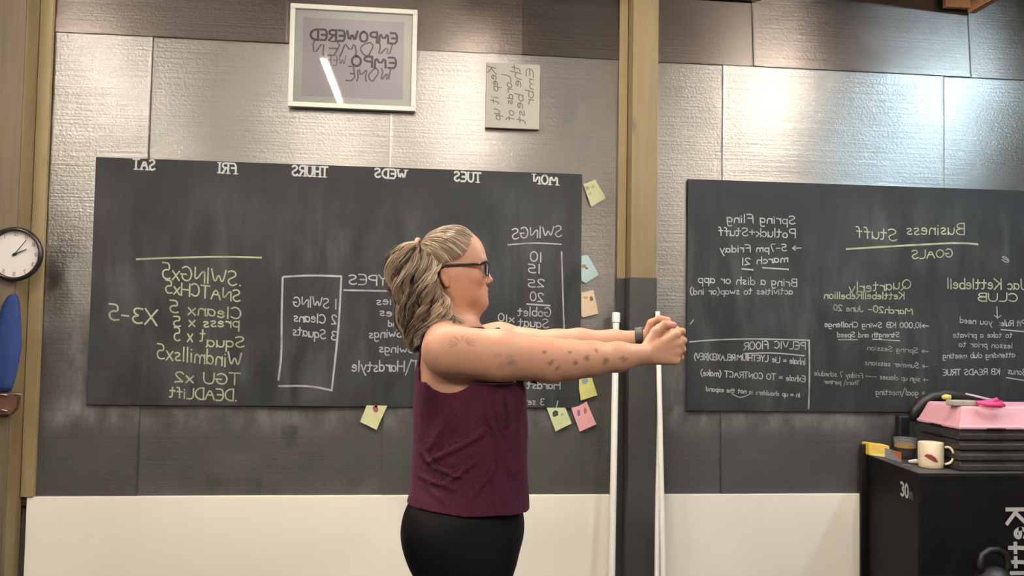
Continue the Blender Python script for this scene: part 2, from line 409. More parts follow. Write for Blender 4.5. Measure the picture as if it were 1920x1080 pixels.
def write(bm, txt, s, e, h, wd, Y, jit=.03, sm=2, gap=.14, serif=False, up=None, warp=None):
    """s, e: x,z of the baseline's start and end; letters run from s to e whichever way that is"""
    adv = sum(GL[c][0]+gap for c in txt)-gap
    s = np.array(s); e = np.array(e); ex = (e-s)/adv
    upv = np.array((0., 1.)) if up is None else np.array(up)
    x = 0
    for c in txt:
        gw, strokes = GL[c]; dj = random.uniform(-jit, jit)*h; sc = 1+random.uniform(-jit, jit)*2
        for st in strokes:
            q = []
            for px_, pz_ in chaikin(st, sm):
                v = s+ex*(x+px_)+upv*(h*pz_*sc+dj)
                if warp: v = warp(v, pz_)
                q.append((v[0], v[1]))
            ribbon(bm, q, wd, Y)
            if serif:
                for end, nb in ((q[0], q[1]), (q[-1], q[-2])):
                    dz = abs(end[1]-nb[1]); dx = abs(end[0]-nb[0])
                    if dz > dx*1.2: ribbon(bm, [(end[0]-wd*1.1, end[1]), (end[0]+wd*1.1, end[1])], wd*.45, Y)
        x += gw+gap
def px2(p, Y): v = W(p[0], p[1], Y); return (v[0], v[2])
PXM = 1/372.                              # metres per photo pixel on the board wall
def chalk_line(parent, m, items, name='chalk_writing', Y=-.0225, wd=3.4, label=None):
    for it in items:
        bm = bmesh.new()
        if isinstance(it[0], str):
            txt, s, e, h = it[:4]; ww = it[4] if len(it) > 4 else wd
            write(bm, txt, px2(s, Y), px2(e, Y), h*PXM, ww*PXM*.82, Y-random.uniform(0, .0002))
        else:
            ww = it[0]; pts = [px2(p, Y) for p in it[1:]]
            ribbon(bm, chaikin(pts, 2), ww*PXM, Y-random.uniform(0, .0002))
        o = obj(name if isinstance(it[0], str) else 'chalk_line', bm, m, parent)

# ------------------------------------------------------------------ chalkboards
def board(x0, x1, z0, z1, label):
    t = empty('chalkboard', ((x0+x1)/2, -.02, z0))
    bm = bmesh.new(); add_box(bm, x0, x1, -.022, -.0125, z0, z1)
    obj('board_panel', bm, M_board, t, bevel=.001); tag(t, label, 'chalkboard'); return t
bL = board(0, 2.44, 1.04, 2.26, 'large chalkboard behind the person with a week heading and workout lists')
bR = board(3.011, 5.45, 1.03, 2.255, 'chalkboard at the right covered in business goals and event notes')
Yl = -.0245
for txt, s, e, h in (('SAT', (290, 319), (250, 317), 19), ('FRI', (442, 326), (410, 324), 19), ('THURS', (614, 332), (548, 329), 19),
                     ('WEDS', (761, 336), (703, 332), 17), ('TUES', (901, 342), (852, 339), 18), ('MON', (1045, 347), (1000, 344), 18)):
    bm = bmesh.new(); write(bm, txt, px2(s, Yl), px2(e, Yl), h*PXM, 3.6*PXM, Yl, 0, 1, .22, True); obj('weekday_letters', bm, M_letter, bL)
chalk_line(bL, M_chy, [(3.2, (256, 486), (330, 483), (420, 481), (490, 483)),
    ('.SWINGx5', (452, 537), (304, 522), 29), ('SNATCHx5', (450, 566), (310, 550), 23), ('Cleanx 5', (452, 599), (318, 586), 22),
    ('press x 5', (448, 614), (325, 612), 18), ('Squa', (458, 652), (388, 650), 20), ('t x 5', (384, 641), (326, 639), 24),
    ('Windmillsx5', (452, 690), (294, 672), 27), ('TGU x2', (450, 722), (328, 716), 20), ('.DEADLift', (444, 752), (318, 745), 20),
    ('X3-5', (294, 610), (204, 600), 30, 4)], label='yellow chalk list of exercises ending with deadlift')
chalk_line(bL, M_chw, [(3.6, (532, 519), (580, 516), (640, 518)), (3.6, (640, 518), (636, 600), (630, 660), (622, 732)), (3.6, (622, 732), (580, 723), (523, 724)),
    (3.6, (530, 520), (528, 600), (528, 670), (522, 712)),
    ('1 SWING', (631, 580), (550, 574), 19, 3), ('2 Cleans', (631, 608), (551, 602), 17, 3), ('3 Squats', (630, 638), (549, 628), 17, 3)], label='white chalk box listing swing, cleans and squats')
chalk_line(bL, M_chw, [('TYPES', (745, 536), (654, 533), 19, 3.2), (3.2, (645, 544), (690, 545), (745, 546)),
    ('Styles', (775, 571), (706, 571), 15, 2.6), ('Bases', (778, 595), (712, 592), 14, 2.6), ('2 Hand', (780, 612), (728, 612), 12, 2.4), ('Swings', (754, 632), (692, 634), 16, 2.8),
    ('Swings', (776, 662), (711, 660), 15, 2.8), ('T/Hardstyle', (786, 697), (660, 696), 20, 3.2)], label='white chalk column headed types')
chalk_line(bL, M_chw, [('SWINGS', (1053, 444), (960, 448), 21, 3), (2.6, (953, 459), (1000, 455), (1052, 458)),
    ('10', (1016, 491), (994, 490), 19, 3), ('15', (1013, 513), (990, 511), 17, 3), ('25', (1021, 539), (990, 538), 15, 3), ('20', (1019, 566), (994, 564), 18, 3),
    (3.2, (988, 570), (1031, 573)), ('Goblet', (1033, 594), (971, 592), 17, 2.6), ('Squat', (1028, 615), (972, 612), 17, 2.6), ('x10', (964, 604), (934, 602), 14, 2.6),
    ('10 each', (1026, 640), (960, 640), 14, 2.6), (2.8, (1053, 472), (1055, 540), (1058, 622)), (2.8, (1058, 622), (1064, 700)), ('Hardst', (1050, 730), (988, 728), 16, 2.6), ('3 sets', (1020, 760), (975, 758), 13, 2.2),
    (2, (1046, 752), (1043, 764))], label='white chalk column headed swings with rep counts')
bm = bmesh.new()                                            # white chalk lines of notes on the right-hand board
chalk_line(bR, M_chw, [('Spring Fling', (1491, 420), (1363, 417), 17, 2.8), ('Potluck+Stuff', (1491, 446), (1347, 441), 17, 2.8),
    ('> 5-7pm Friday', (1502, 470), (1350, 474), 14, 2.6), ('march 21', (1477, 491), (1391, 497), 14, 2.8), (3, (1430, 502), (1478, 505)), (3, (1391, 504), (1412, 506)),
    ('Bring a dish or app', (1494, 537), (1309, 530), 15, 2.6), ('activities to swap(or ind)', (1486, 552), (1294, 552), 13, 2.4)], label='white chalk note about the spring fling potluck')
chalk_line(bR, M_chw, [(2.6, (1293, 641), (1340, 637), (1420, 635), (1517, 638)), (3, (1517, 638), (1518, 700), (1516, 766)),
    ('PELVIC', (1510, 655), (1452, 653), 14, 2.6), ('FlOOR', (1440, 654), (1395, 656), 15, 2.6), (2.4, (1396, 663), (1450, 661), (1508, 667)),
    ('Inhale = Lie', (1510, 684), (1448, 679), 12, 2.2), ('LYETHIUM', (1440, 678), (1382, 675), 12, 2.4), ('RELAXED(REV)', (1378, 676), (1302, 674), 12, 2.4),
    ('Exhale = TO CONTRACT (make)', (1510, 716), (1314, 704), 12, 2.3),
    ('In = up shoulders is not the expand', (1500, 745), (1324, 733), 9, 1.9), (1.6, (1372, 738), (1388, 747), (1408, 738))], label='white chalk pelvic floor notes in a drawn box')
chalk_line(bR, M_chy, [('Business', (1808, 440), (1700, 440), 23, 3), ('Stuff', (1681, 452), (1605, 445), 23, 3), (3.6, (1587, 467), (1700, 460), (1800, 455), (1833, 458)),
    ('GOALS', (1786, 482), (1710, 485), 17, 3), ('Quarterly', (1708, 541), (1592, 549), 20, 2.8), ('KettlebellRebellion', (1695, 561), (1545, 560), 14, 2.6),
    ('Jac Kettlebell', (1924, 543), (1776, 541), 21, 3.2), ('CLUB', (1908, 566), (1833, 564), 17, 3), ('March20-', (1711, 590), (1628, 585), 13, 2.5)], label='yellow chalk heading business stuff goals')
chalk_line(bR, M_chf, [('June 20', (1618, 585), (1563, 582), 12, 2.3), ('e', (1892, 494), (1878, 488), 17, 2.6)])
chalk_line(bR, M_chw, [('>10,000 KB Swing Challenge', (1741, 615), (1546, 613), 11, 2.2), ('Strength and Speed', (1686, 632), (1570, 632), 10, 2), (2, (1572, 637), (1607, 637)), (2, (1636, 636), (1687, 639)),
    ('v', (1877, 596), (1864, 596), 8, 2.2), (2.2, (1869, 575), (1870, 597)), ('Pit Rule:', (1922, 612), (1874, 611), 12, 2.2), ('you need', (1860, 610), (1800, 605), 12, 2.2), (2.4, (1877, 618), (1922, 622)),
    ('to take a private', (1898, 633), (1787, 633), 11, 2), ('lesson prior to', (1898, 653), (1798, 650), 11, 2), ('attending club meeting', (1903, 670), (1768, 672), 11, 2),
    ('Bonus', (1924, 704), (1890, 701), 13, 2.2), ('KB READS TRUE', (1874, 702), (1768, 704), 12, 2.2), (2.4, (1887, 708), (1924, 714)), (2, (1294, 608), (1300, 600))], label='white chalk notes under the club heading')
chalk_line(bR, M_chf, [('> Spring Session', (1740, 663), (1626, 656), 10, 1.9), ('> Summer sessions', (1740, 691), (1622, 684), 10, 1.9), ('> sign up classes ---- Friday 7 schedule', (1740, 716), (1527, 704), 10, 1.8),
    ('Thurs/ partner', (1611, 722), (1545, 719), 8, 1.8), ('> goal/meeting', (1740, 742), (1642, 740), 12, 2)])

# ------------------------------------------------------------------ picture cards and sticky notes on the wall
def note(poly, col, label, pics, cat='card'):
    m = noisy('card_paper', col, tuple(c*.9 for c in col), 30, .7)
    t = empty('picture_card', tuple(W(*poly[0], -.02)))
    bm = bmesh.new(); Y = -.0255
    pts = [px2(p, Y) for p in poly]; add_prism(bm, pts, Y, Y+.0012); obj('card', bm, m, t)
    for (cx, cy, rx, ry, c) in pics:
        bm = bmesh.new(); q = []
        for k in range(11):
            a = 2*math.pi*k/11; rr = random.uniform(.75, 1.15); q.append(px2((cx+rx*rr*math.cos(a), cy+ry*rr*math.sin(a)), Y))
        f = [bm.verts.new((p[0], Y-.0004, p[1])) for p in q]; bm.faces.new(f)
        obj('printed_picture', bm, mat('print_ink', c, .7), t)
    tag(t, label, cat, 'picture cards around the left chalkboard')
note([(1094, 346), (1116, 336.5), (1136, 371.5), (1108.5, 388)], (.42, .44, .25), 'pale green card on foil beside the chalkboard top right corner', [(1101, 353, 5, 4, (.22, .24, .12)), (1112, 350, 4, 4, (.26, .26, .14)), (1106, 363, 3, 3, (.27, .28, .15))])
note([(1090, 479.5), (1102, 478), (1123, 515), (1098, 531), (1090, 526)], (.36, .50, .50), 'pale blue card beside the right edge of the left chalkboard', [(1095, 499, 6, 4, (.25, .20, .09)), (1100, 503, 3, 2.5, (.2, .13, .05))])
note([(1090, 549), (1112.6, 543.7), (1122, 588), (1094, 595), (1090, 592)], (.62, .48, .32), 'peach card below the blue card beside the left chalkboard', [(1109, 560, 3, 5, (.13, .11, .09)), (1098, 558, 5, 2.5, (.40, .28, .15))])
note([(1086, 702), (1106, 696), (1120, 741), (1089, 751), (1086, 730)], (.60, .60, .20), 'bright yellow card just under the forearm', [(1097, 714, 7, 7, (.25, .30, .33))])
note([(1071, 765), (1086, 761), (1100, 753), (1118, 795.5), (1087, 809.5)], (.75, .38, .38), 'pink card at the bottom right corner of the left chalkboard', [(1085, 774, 3, 7, (.20, .13, .25)), (1097, 770, 3, 6, (.40, .12, .08))])
note([(1025, 764.5), (1060, 764.5), (1072, 794), (1041.7, 809)], (.55, .62, .33), 'light green card with a dark animal picture under the chalkboard', [(1041, 775, 6, 7, (.05, .05, .05)), (1054, 777, 2.5, 2, (.25, .27, .17))])
note([(687.4, 760), (726, 760.7), (706, 806), (675, 791)], (.62, .64, .34), 'yellow green card hanging left of the person under the chalkboard', [(704, 767, 5, 8, (.32, .08, .12)), (705, 762, 3, 2.5, (.10, .04, .06))])

# ------------------------------------------------------------------ framed print and canvas
x0, z1 = px2((545, 6), -.045); x1, z0 = px2((779, 209), -.045); fw = .024
t = empty('framed_print', ((x0+x1)/2, -.02, z0)); M_frame = noisy('white_frame', (.58, .56, .50), (.54, .52, .46), 20, .45)
bm = bmesh.new()
for a, b, c, d in ((x0, x1, z0, z0+fw), (x0, x1, z1-fw, z1), (x0, x0+fw, z0+fw, z1-fw), (x1-fw, x1, z0+fw, z1-fw)): add_box(bm, a, b, -.05, -.024, c, d)
obj('frame', bm, M_frame, t, bevel=.002)
box('mount_board', x0+.01, x1-.01, -.030, -.026, z0+.01, z1-.01, mat('mount', (.42, .43, .40), .8), t)
pa, pb = px2((569, 32), -.032), px2((755, 187), -.032)
box('print_sheet', pa[0], pb[0], -.0315, -.030, pb[1], pa[1], noisy('lilac_paper', (.33, .315, .33), (.37, .345, .35), 2, .8), t)
bm = bmesh.new(); Yp = -.0322
def band(pxl, pyl): return px2((pxl, pyl), Yp)
write(bm, 'EMPOWERED', band(744, 82), band(582, 74), 20*PXM, 4.4*PXM, Yp, 0, 1, .2)
write(bm, 'EMPO', band(742, 128), band(659, 124), 20*PXM, 4.2*PXM, Yp, 0, 1, .2)
obj('print_lettering', bm, mat('print_grey_ink', (.08, .072, .08), .8), t)
bm = bmesh.new()
wv = lambda v, q: v+np.array((.006*math.sin(q*6+v[0]*30)-.012*(1-q), 0))
write(bm, 'WOMEN', band(738, 107), band(588, 103), 27*PXM, 3.*PXM, Yp, 0, 1, .3, warp=wv)
write(bm, 'WOME', band(734, 155), band(655, 151), 27*PXM, 2.8*PXM, Yp, 0, 1, .3, warp=wv)
write(bm, 'WER', band(648, 124), band(612, 122), 20*PXM, 1.6*PXM, Yp, 0, 1, .3)
obj('print_lettering', bm, mat('print_pale_ink', (.12, .112, .12), .8), t)
gm = bpy.data.materials.new('picture_glass'); gm.use_nodes = True; nt = gm.node_tree; nt.nodes.remove(nt.nodes['Principled BSDF'])
gl = nt.nodes.new('ShaderNodeBsdfGlossy'); gl.inputs['Roughness'].default_value = .02; tr = nt.nodes.new('ShaderNodeBsdfTransparent')
fr = nt.nodes.new('ShaderNodeFresnel'); fr.inputs[0].default_value = 1.6; mx = nt.nodes.new('ShaderNodeMixShader')
nt.links.new(fr.outputs[0], mx.inputs[0]); nt.links.new(tr.outputs[0], mx.inputs[1]); nt.links.new(gl.outputs[0], mx.inputs[2]); nt.links.new(mx.outputs[0], nt.nodes['Material Output'].inputs[0])
bm = bmesh.new(); v = [bm.verts.new(p) for p in ((x0+fw-.002, -.040, z0+fw-.002), (x1-fw+.002, -.040, z0+fw-.002), (x1-fw+.002, -.040, z1-fw+.002), (x0+fw-.002, -.040, z1-fw+.002))]; bm.faces.new(v)
obj('glass_pane', bm, gm, t)
tag(t, 'white framed print with grey EMPOWERED lettering under glass high on the wall', 'picture')
x0, z1 = px2((912, 117), -.04); x1, z0 = px2((1011, 243), -.04)
t = empty('canvas_sign', ((x0+x1)/2, -.02, z0)); box('canvas', x0, x1, -.042, -.024, z0, z1, noisy('canvas_cloth', (.34, .32, .275), (.32, .30, .26), 60, .85, bmp=.1, bscale=300), t, .002)
bm = bmesh.new(); Yc = -.0428
# four lines of script that run down the canvas, mirrored like the rest
for txt, s, e, h in (('Embr', (1000, 131), (1001, 198), 11), ('the best', (975, 124), (984, 232), 14), ('Lords of', (958, 143), (964, 228), 11), ('Keep it up', (930, 128), (938, 226), 11)):
    a, b = px2(s, Yc), px2(e, Yc)
    write(bm, txt, a, b, h*PXM*1.35, 1.9*PXM, Yc, .08, 2, .12, up=(-1, .18))
obj('script_lettering', bm, mat('pencil_grey', (.12, .11, .095), .8), t)
tag(t, 'small cream canvas with grey handwritten script turned sideways', 'sign')

# ------------------------------------------------------------------ wall clock, blue band and brown strap on the left post
cx, _, cz = W(25, 476, -.21); t = empty('wall_clock', (cx, -.16, cz)); R0 = .128
bm = bmesh.new(); add_lathe(bm, [(R0-.012, .0), (R0-.004, .004), (R0, .014), (R0-.002, .026), (R0-.012, .032), (R0-.018, .030), (R0-.020, .018), (R0-.020, .0)], cx, -.180, 64, cz, 'y')
obj('clock_rim', bm, mat('black_gloss', (.02, .015, .014), .25), t, sm=True)
bm = bmesh.new(); add_lathe(bm, [(R0-.018, .006), (R0-.018, .012), (0, .012)], cx, -.180, 64, cz, 'y'); obj('dial', bm, mat('dial_white', (.62, .58, .55), .5), t)
for k in range(12):
    a = math.radians(30*k); bm = bmesh.new(); r = R0-.034
    q = (cx-r*math.sin(a), cz+r*math.cos(a)); s_ = .011
    if k: write(bm, str(k)[::1] if k in (1, 2, 3, 4, 5, 7) else {6: '5', 8: '3', 9: '0', 10: '10', 11: '11'}[k], (q[0]+s_*.5, q[1]-s_*.7), (q[0]-s_*.5, q[1]-s_*.7), s_*1.5, .0028, -.1935, 0, 1, .2)
    else: write(bm, '12', (q[0]+s_*.7, q[1]-s_*.7), (q[0]-s_*.7, q[1]-s_*.7), s_*1.5, .0028, -.1935, 0, 1, .3)
    obj('numeral', bm, mat('numeral_grey', (.22, .20, .18), .6), t)
for nm, ang, ln, wd in (('hour_hand', 65, .058, .0055), ('minute_hand', 36, .085, .0032)):
    a = math.radians(ang); d = (math.sin(a), math.cos(a)); bm = bmesh.new()
    p = [(cx-d[0]*.012, cz-d[1]*.012), (cx+d[0]*ln, cz+d[1]*ln)]; n_ = (-d[1]*wd/2, d[0]*wd/2)
    add_prism(bm, [(p[0][0]+n_[0], p[0][1]+n_[1]), (p[1][0]+n_[0]*.5, p[1][1]+n_[1]*.5), (p[1][0]-n_[0]*.5, p[1][1]-n_[1]*.5), (p[0][0]-n_[0], p[0][1]-n_[1])], -.200, -.197)
    obj(nm, bm, M_black, t)
bm = bmesh.new(); add_lathe(bm, [(0, .022), (.006, .021), (.007, .012)], cx, -.180, 16, cz, 'y'); obj('hand_pivot', bm, M_black, t)
tag(t, 'round white faced wall clock with a black rim on the left post', 'clock')
# folded blue fabric band
bm = bmesh.new(); Y = -.197
prof = [(25, 551, 3), (24, 556, 9), (21, 572, 15), (17, 610, 20), (15, 650, 22), (12, 690, 19), (8, 722, 15), (7, 733, 12)]
rings = []
for (px_, py_, hw) in prof:
    c0 = W(px_, py_, Y); ring = []
    for k in range(28):
        a = 2*math.pi*k/28; rr = 1+.10*math.sin(5*a+py_*.02)
        ring.append(bm.verts.new((c0[0]+hw*PXM*.93*math.cos(a)*rr, Y+.016*math.sin(a)*rr, c0[2])))
    rings.append(ring)
for a, b in zip(rings, rings[1:]):
    for k in range(28): bm.faces.new((a[k], a[(k+1) % 28], b[(k+1) % 28], b[k]))
bm.faces.new(rings[0][::-1]); bm.faces.new(rings[-1])
M_blue = noisy('blue_fabric', (.006, .022, .105), (.010, .036, .15), 12, .75, bmp=.4, bscale=40)
tag(obj('hanging_band', bm, M_blue, sm=True), 'royal blue fabric band hanging on the left post below the clock', 'strap')
a = W(-6, 736, -.17); b = W(41, 776, -.17); bm = bmesh.new()
pts = [(a[0], a[2]), (b[0]-.01, a[2]+.004), (b[0], a[2]-.02), (b[0]-.006, b[2]+.03), (b[0]-.03, b[2]), (a[0], b[2]-.004)]
add_prism(bm, pts, -.222, -.179)
M_brown = noisy('brown_leather', (.07, .032, .02), (.12, .055, .035), 14, .45, bmp=.5, bscale=30)
t = empty('hook_bracket', tuple(W(20, 755, -.16))); obj('leather_wrap', bm, M_brown, t, bevel=.006)
for q in ((6, 741), (6, 770), (33, 740)):
    c0 = W(*q, -.222); bm = bmesh.new(); add_tube(bm, [c0+[-.02, 0, 0], c0+[0, -.008, .004], c0+[.02, -.004, 0]], .0035, 8); obj('foil_tag', bm, mat('silver_foil', (.8, .75, .7), .25, 1), t)
tag(t, 'worn brown leather wrapped bracket under the blue band', 'bracket')

# ------------------------------------------------------------------ white poles beside the centre post
def pole(name, top, bot_px, r, Y0, Y1, label, cap=True, m=M_white):
    a = W(*top, Y0); b = W(*bot_px, Y1); d = (b-a)/(b[2]-a[2]); foot = a+d*(.0-a[2])
    t = empty(name, tuple(foot)); bm = bmesh.new(); add_tube(bm, [foot, a], r, 20); obj('tube', bm, m, t, sm=False)
    if cap:
        u = (a-foot)/np.linalg.norm(a-foot); bm = bmesh.new(); add_tube(bm, [a-u*.05, a-u*.048, a-u*.002, a+u*.002, a+u*.004], [r*1.05, r*1.28, r*1.28, r*1.1, r*.6], 20); obj('end_cap', bm, m, t)
    tag(t, label, 'pole'); return t
pole('white_pole', (1155.5, 587), (1147, 1080), .0165, -.10, -.22, 'white plastic pipe with an end cap leaning left of the centre post')
pole('white_pole', (1233, 584), (1244, 1080), .0125, -.155, -.30, 'thin white dowel leaning right of the centre post behind the fists', False)
pole('white_pole', (1235, 700), (1231.5, 1080), .0115, -.10, -.165, 'second white dowel standing tight against the right side of the post', False)

# ------------------------------------------------------------------ black jump box and everything on it
zt = .808
fl = np.array([3.934, -.615]); bl = np.array([3.99, -.06]); wdt = .76
M_foam = noisy('black_foam_vinyl', (.0035, .0032, .0035), (.006, .0055, .0055), 6, .6, bmp=.1, bscale=200, spec=.2)
M_top = noisy('dusty_box_top', (.045, .04, .038), (.075, .068, .062), 9, .5)
t = empty('jump_box', (4.3, -.34, 0)); bm = bmesh.new()
add_slab(bm, [fl, fl+[wdt, 0], bl+[wdt, 0], bl], .0, zt-.006); obj('box_body', bm, M_foam, t, bevel=.008)
bm = bmesh.new(); add_slab(bm, [fl+[.004, .004], fl+[wdt, .004], bl+[wdt, -.003], bl+[.004, -.003]], zt-.006, zt); obj('box_lid', bm, M_top, t, bevel=.003)
M_print = mat('grey_white_print', (.50, .48, .46), .6)
# number on the left side, letters run along the side face
bm = bmesh.new(); dv = (bl-fl)/np.linalg.norm(bl-fl)
tmp = bmesh.new(); write(tmp, '30', (.0, 0), (.075, 0), .062, .013, 0, 0, 1, .2); ofs = .048
M_mark = {}
for v in tmp.verts:
    s_ = .17-v.co.x; v.co = Vector((fl[0]+dv[0]*s_-.0015-dv[1]*0, fl[1]+dv[1]*s_, zt-.135+v.co.z+.0))
nrm = Vector((-dv[1], dv[0], 0))
for v in tmp.verts: v.co += nrm*.0022
obj('size_number', tmp, M_print, t)
tmp = bmesh.new(); write(tmp, '"'.replace('"', 'in'), (.0, 0), (.03, 0), .055, .007, 0, 0, 1, .2)
for v in tmp.verts: s_ = .085-v.co.x; v.co = Vector((fl[0]+dv[0]*s_, fl[1]+dv[1]*s_, zt-.135+v.co.z))+nrm*.0022
obj('size_number', tmp, mat('faint_print', (.12, .12, .12), .6), t)
# name printed down the front: turned and mirrored
ex = G(1920, 1000, 0)*0
a = W(1921, 955, -.618); b = W(1926, 1190, -.618); bm = bmesh.new()
write(bm, 'Kettlebell', (a[0]+.008, a[2]), (b[0]+.008, b[2]), .098, .0185, -.6185, 0, 2, .2, up=(-1, 0))
obj('printed_name', bm, M_print, t)
tag(t, 'tall black foam jump box with 30 on its side, at the right', 'box')
tag(box('folded_mat', 3.955, 4.0, -.052, -.036, 0, W(1622, 833, -.05)[2], M_black, bevel=.004), 'thin black mat standing between the jump box and the wall', 'mat')

# stacked aerobic steps
def step(zb, h, m, name, label, flx, blx, Yf, Yb, xr, taper, lip=.012):
    t = empty(name, (4.4, (Yf+Yb)/2, zb))
    def ring(ins, z):
        return [(flx+ins*1.1, Yf+ins, z), (xr-ins, Yf+ins, z), (xr-ins, Yb-ins, z), (blx+ins*1.1, Yb-ins, z), (blx+ins*.9, Yb-ins-.03, z), (flx+ins+.0, Yf+ins+.03, z)]
    bm = bmesh.new(); prof = [(0.004, zb+.001), (0, zb+.006), (0, zb+lip), (.006, zb+lip+.004), (taper, zb+h-.004), (taper+.006, zb+h)]
    rs = [[bm.verts.new(p) for p in ring(i, z)] for i, z in prof]
    for p, q in zip(rs, rs[1:]):
        for k in range(6): bm.faces.new((p[k], p[(k+1) % 6], q[(k+1) % 6], q[k]))
    bm.faces.new(rs[0][::-1]); bm.faces.new(rs[-1]); obj('platform', bm, m, t, bevel=.0025)
    # grip recesses: dark inserts in the lip
    if taper > .01:
        for xa in (flx+.14, flx+.42):
            bm = bmesh.new(); add_box(bm, xa, xa+.095, Yf-.0012, Yf+.02, zb+.0005, zb+.0085); obj('grip_recess', bm, M_black, t)
        s_ = .45; 
        p0 = np.array([flx, Yf+.03]); p1 = np.array([blx, Yb-.03]); q0 = p0+(p1-p0)*.38; q1 = p0+(p1-p0)*.70; nn = np.array([-(p1-p0)[1], (p1-p0)[0]]); nn = nn/np.linalg.norm(nn)*.0015
        bm = bmesh.new(); add_slab(bm, [q0+nn, q1+nn, q1-nn*6, q0-nn*6], zb+.0005, zb+.0085); obj('grip_recess', bm, M_black, t)
    tag(t, label, 'step'); return t
Fc = G(1799, 884, zt); Bc = G(1720, 862, zt)
Yf, flx = Fc[1], Fc[0]; Yb = min(-.10, Bc[1]); blx = W(1720, 800, Yb)[0]
M_blk = noisy('black_step_plastic', (.028, .025, .025), (.04, .036, .035), 30, .42)
M_pink = noisy('pink_step_plastic', (.78, .41, .46), (.74, .38, .43), 8, .5)
ztop_b = W(1800, 806, Yf)[2]; hstep = (ztop_b-zt)/4; zp0 = ztop_b
words = ['lowest', 'second', 'third', 'top black']
for k in range(4):
    st = step(zt+hstep*k, hstep+.0, M_blk, 'aerobic_step', ['lowest black aerobic step, resting on the jump box', 'black aerobic step second from the bottom of the stack', 'black aerobic step third from the bottom of the stack', 'uppermost black aerobic step right under the pink one'][k],
         flx, blx, Yf, Yb, 4.85, .012, hstep*.55); st['group'] = 'stacked black aerobic steps'
hp = W(1800, 762, Yf+.03)[2]-zp0
step(zp0, hp, M_pink, 'aerobic_step', 'pink aerobic step on top of the black stack', flx-.002, blx-.004, Yf-.004, Yb, 4.82, .036, .016)
zpt = zp0+hp
# things on the pink step
def onp(x, y, z): return G(x, y, z)
M_grey = noisy('grey_felt', (.30, .28, .24), (.38, .35, .31), 25, .85)
c0 = G(1812, 762, zpt); bm = bmesh.new()
pts = [(-.07, .03), (-.05, -.012), (-.01, -.022), (.065, -.02), (.085, .0), (.06, .03), (-.02, .045)]
add_slab(bm, [(c0[0]+a, c0[1]+.03+b) for a, b in pts], zpt, zpt+.026); bmesh.ops.subdivide_edges(bm, edges=bm.edges[:], cuts=1)
tag(obj('board_eraser', bm, M_grey, bevel=.006), 'grey chalk eraser lying on the pink step', 'eraser')
c0 = G(1780, 757, zpt); bm = bmesh.new(); add_tube(bm, [(c0[0]-.018, c0[1]+.03, zpt+.030), (c0[0]+.0, c0[1]+.028, zpt+.031), (c0[0]+.022, c0[1]+.026, zpt+.030)], [.009, .014, .012], 14)
tag(obj('chalk_stick', bm, mat('yellow_chalk_stub', (.62, .48, .12), .8), sm=True), 'stub of yellow chalk at the left end of the grey eraser', 'chalk')
c0 = G(1862, 764, zpt); bm = bmesh.new()
add_tube(bm, [(c0[0]-.07, c0[1]+.02, zpt+.022), (c0[0]-.02, c0[1], zpt+.014), (c0[0]+.03, c0[1]-.004, zpt+.012), (c0[0]+.062, c0[1]+.01, zpt+.010)], [.010, .013, .015, .009], 14)
add_tube(bm, [(c0[0]-.05, c0[1]+.05, zpt+.020), (c0[0]+.01, c0[1]+.04, zpt+.022), (c0[0]+.045, c0[1]+.03, zpt+.036)], [.008, .010, .011], 14)
tag(obj('pink_clip', bm, mat('hot_pink_plastic', (.85, .06, .22), .4), sm=True), 'hot pink plastic clip lying on the pink step', 'clip')
c0 = W(1810, 738, -.28); c1 = W(1868, 752, -.30); bm = bmesh.new(); add_tube(bm, [c0, c0*.5+c1*.5, c1], [.004, .006, .007], 12)
t = empty('marker_pen', tuple(c1)); obj('pen_barrel', bm, mat('silver_barrel', (.45, .42, .44), .35), t, sm=True)
bm = bmesh.new(); dd = (c1-c0)/np.linalg.norm(c1-c0); add_tube(bm, [c1, c1+dd*.03], .009, 12); obj('pen_cap', bm, mat('magenta_cap', (.42, .05, .16), .4), t, sm=False)
tag(t, 'silver marker pen with a magenta cap resting on top of the pink step items', 'pen')
# black bag slumped behind the steps
bm = bmesh.new(); P_ = []
for q in ((1712, 790), (1716, 771), (1728, 755), (1745, 745), (1768, 741), (1800, 745), (1840, 752)): P_.append(W(*q, -.075))
add_tube(bm, P_, [.018, .028, .03, .032, .034, .034, .03], 16)
tag(obj('gym_bag', bm, noisy('black_nylon', (.012, .010, .009), (.03, .02, .014), 20, .5, bmp=.5, bscale=30), sm=True), 'rolled black nylon bag wedged between the pink step and the wall', 'bag')
bm = bmesh.new(); c0 = W(1696, 815, -.075); add_box(bm, c0[0]-.045, c0[0]+.02, -.10, -.05, zt, W(1696, 778, -.075)[2])  # black block added in place of the dark shadow on the wall
tag(obj('shadow_block', bm, M_black, bevel=.012), 'added black block standing in for the shadow on the wall behind the clear cup', 'box')
# mug
M_mug = mat('cream_ceramic', (.72, .60, .42), .28)
b0 = G(1757, 880, zt); b0[1] += .05; dpt = (b0[1]+4.379); r = 23.3*dpt/1590; hh = 50*dpt/1590; t = empty('coffee_mug', (b0[0], b0[1], zt)); bm = bmesh.new()
add_lathe(bm, [(0, .001), (r*.9, .001), (r*.97, .005), (r, .02), (r, hh-.003), (r-.002, hh), (r-.005, hh-.002), (r-.006, .012), (0, .010)], b0[0], b0[1], 48, zt); obj('mug_body', bm, M_mug, t, sm=True)
bm = bmesh.new(); hx = chaikin([(r-.003, hh*.83), (r+.014, hh*.86), (r+.030, hh*.70), (r+.031, hh*.46), (r+.019, hh*.24), (r-.003, hh*.17)], 3)
add_tube(bm, [(b0[0]+a*.93, b0[1]-a*.62, zt+c) for a, c in hx], .006, 12); obj('handle', bm, M_mug, t, sm=True)
bm = bmesh.new(); q = []
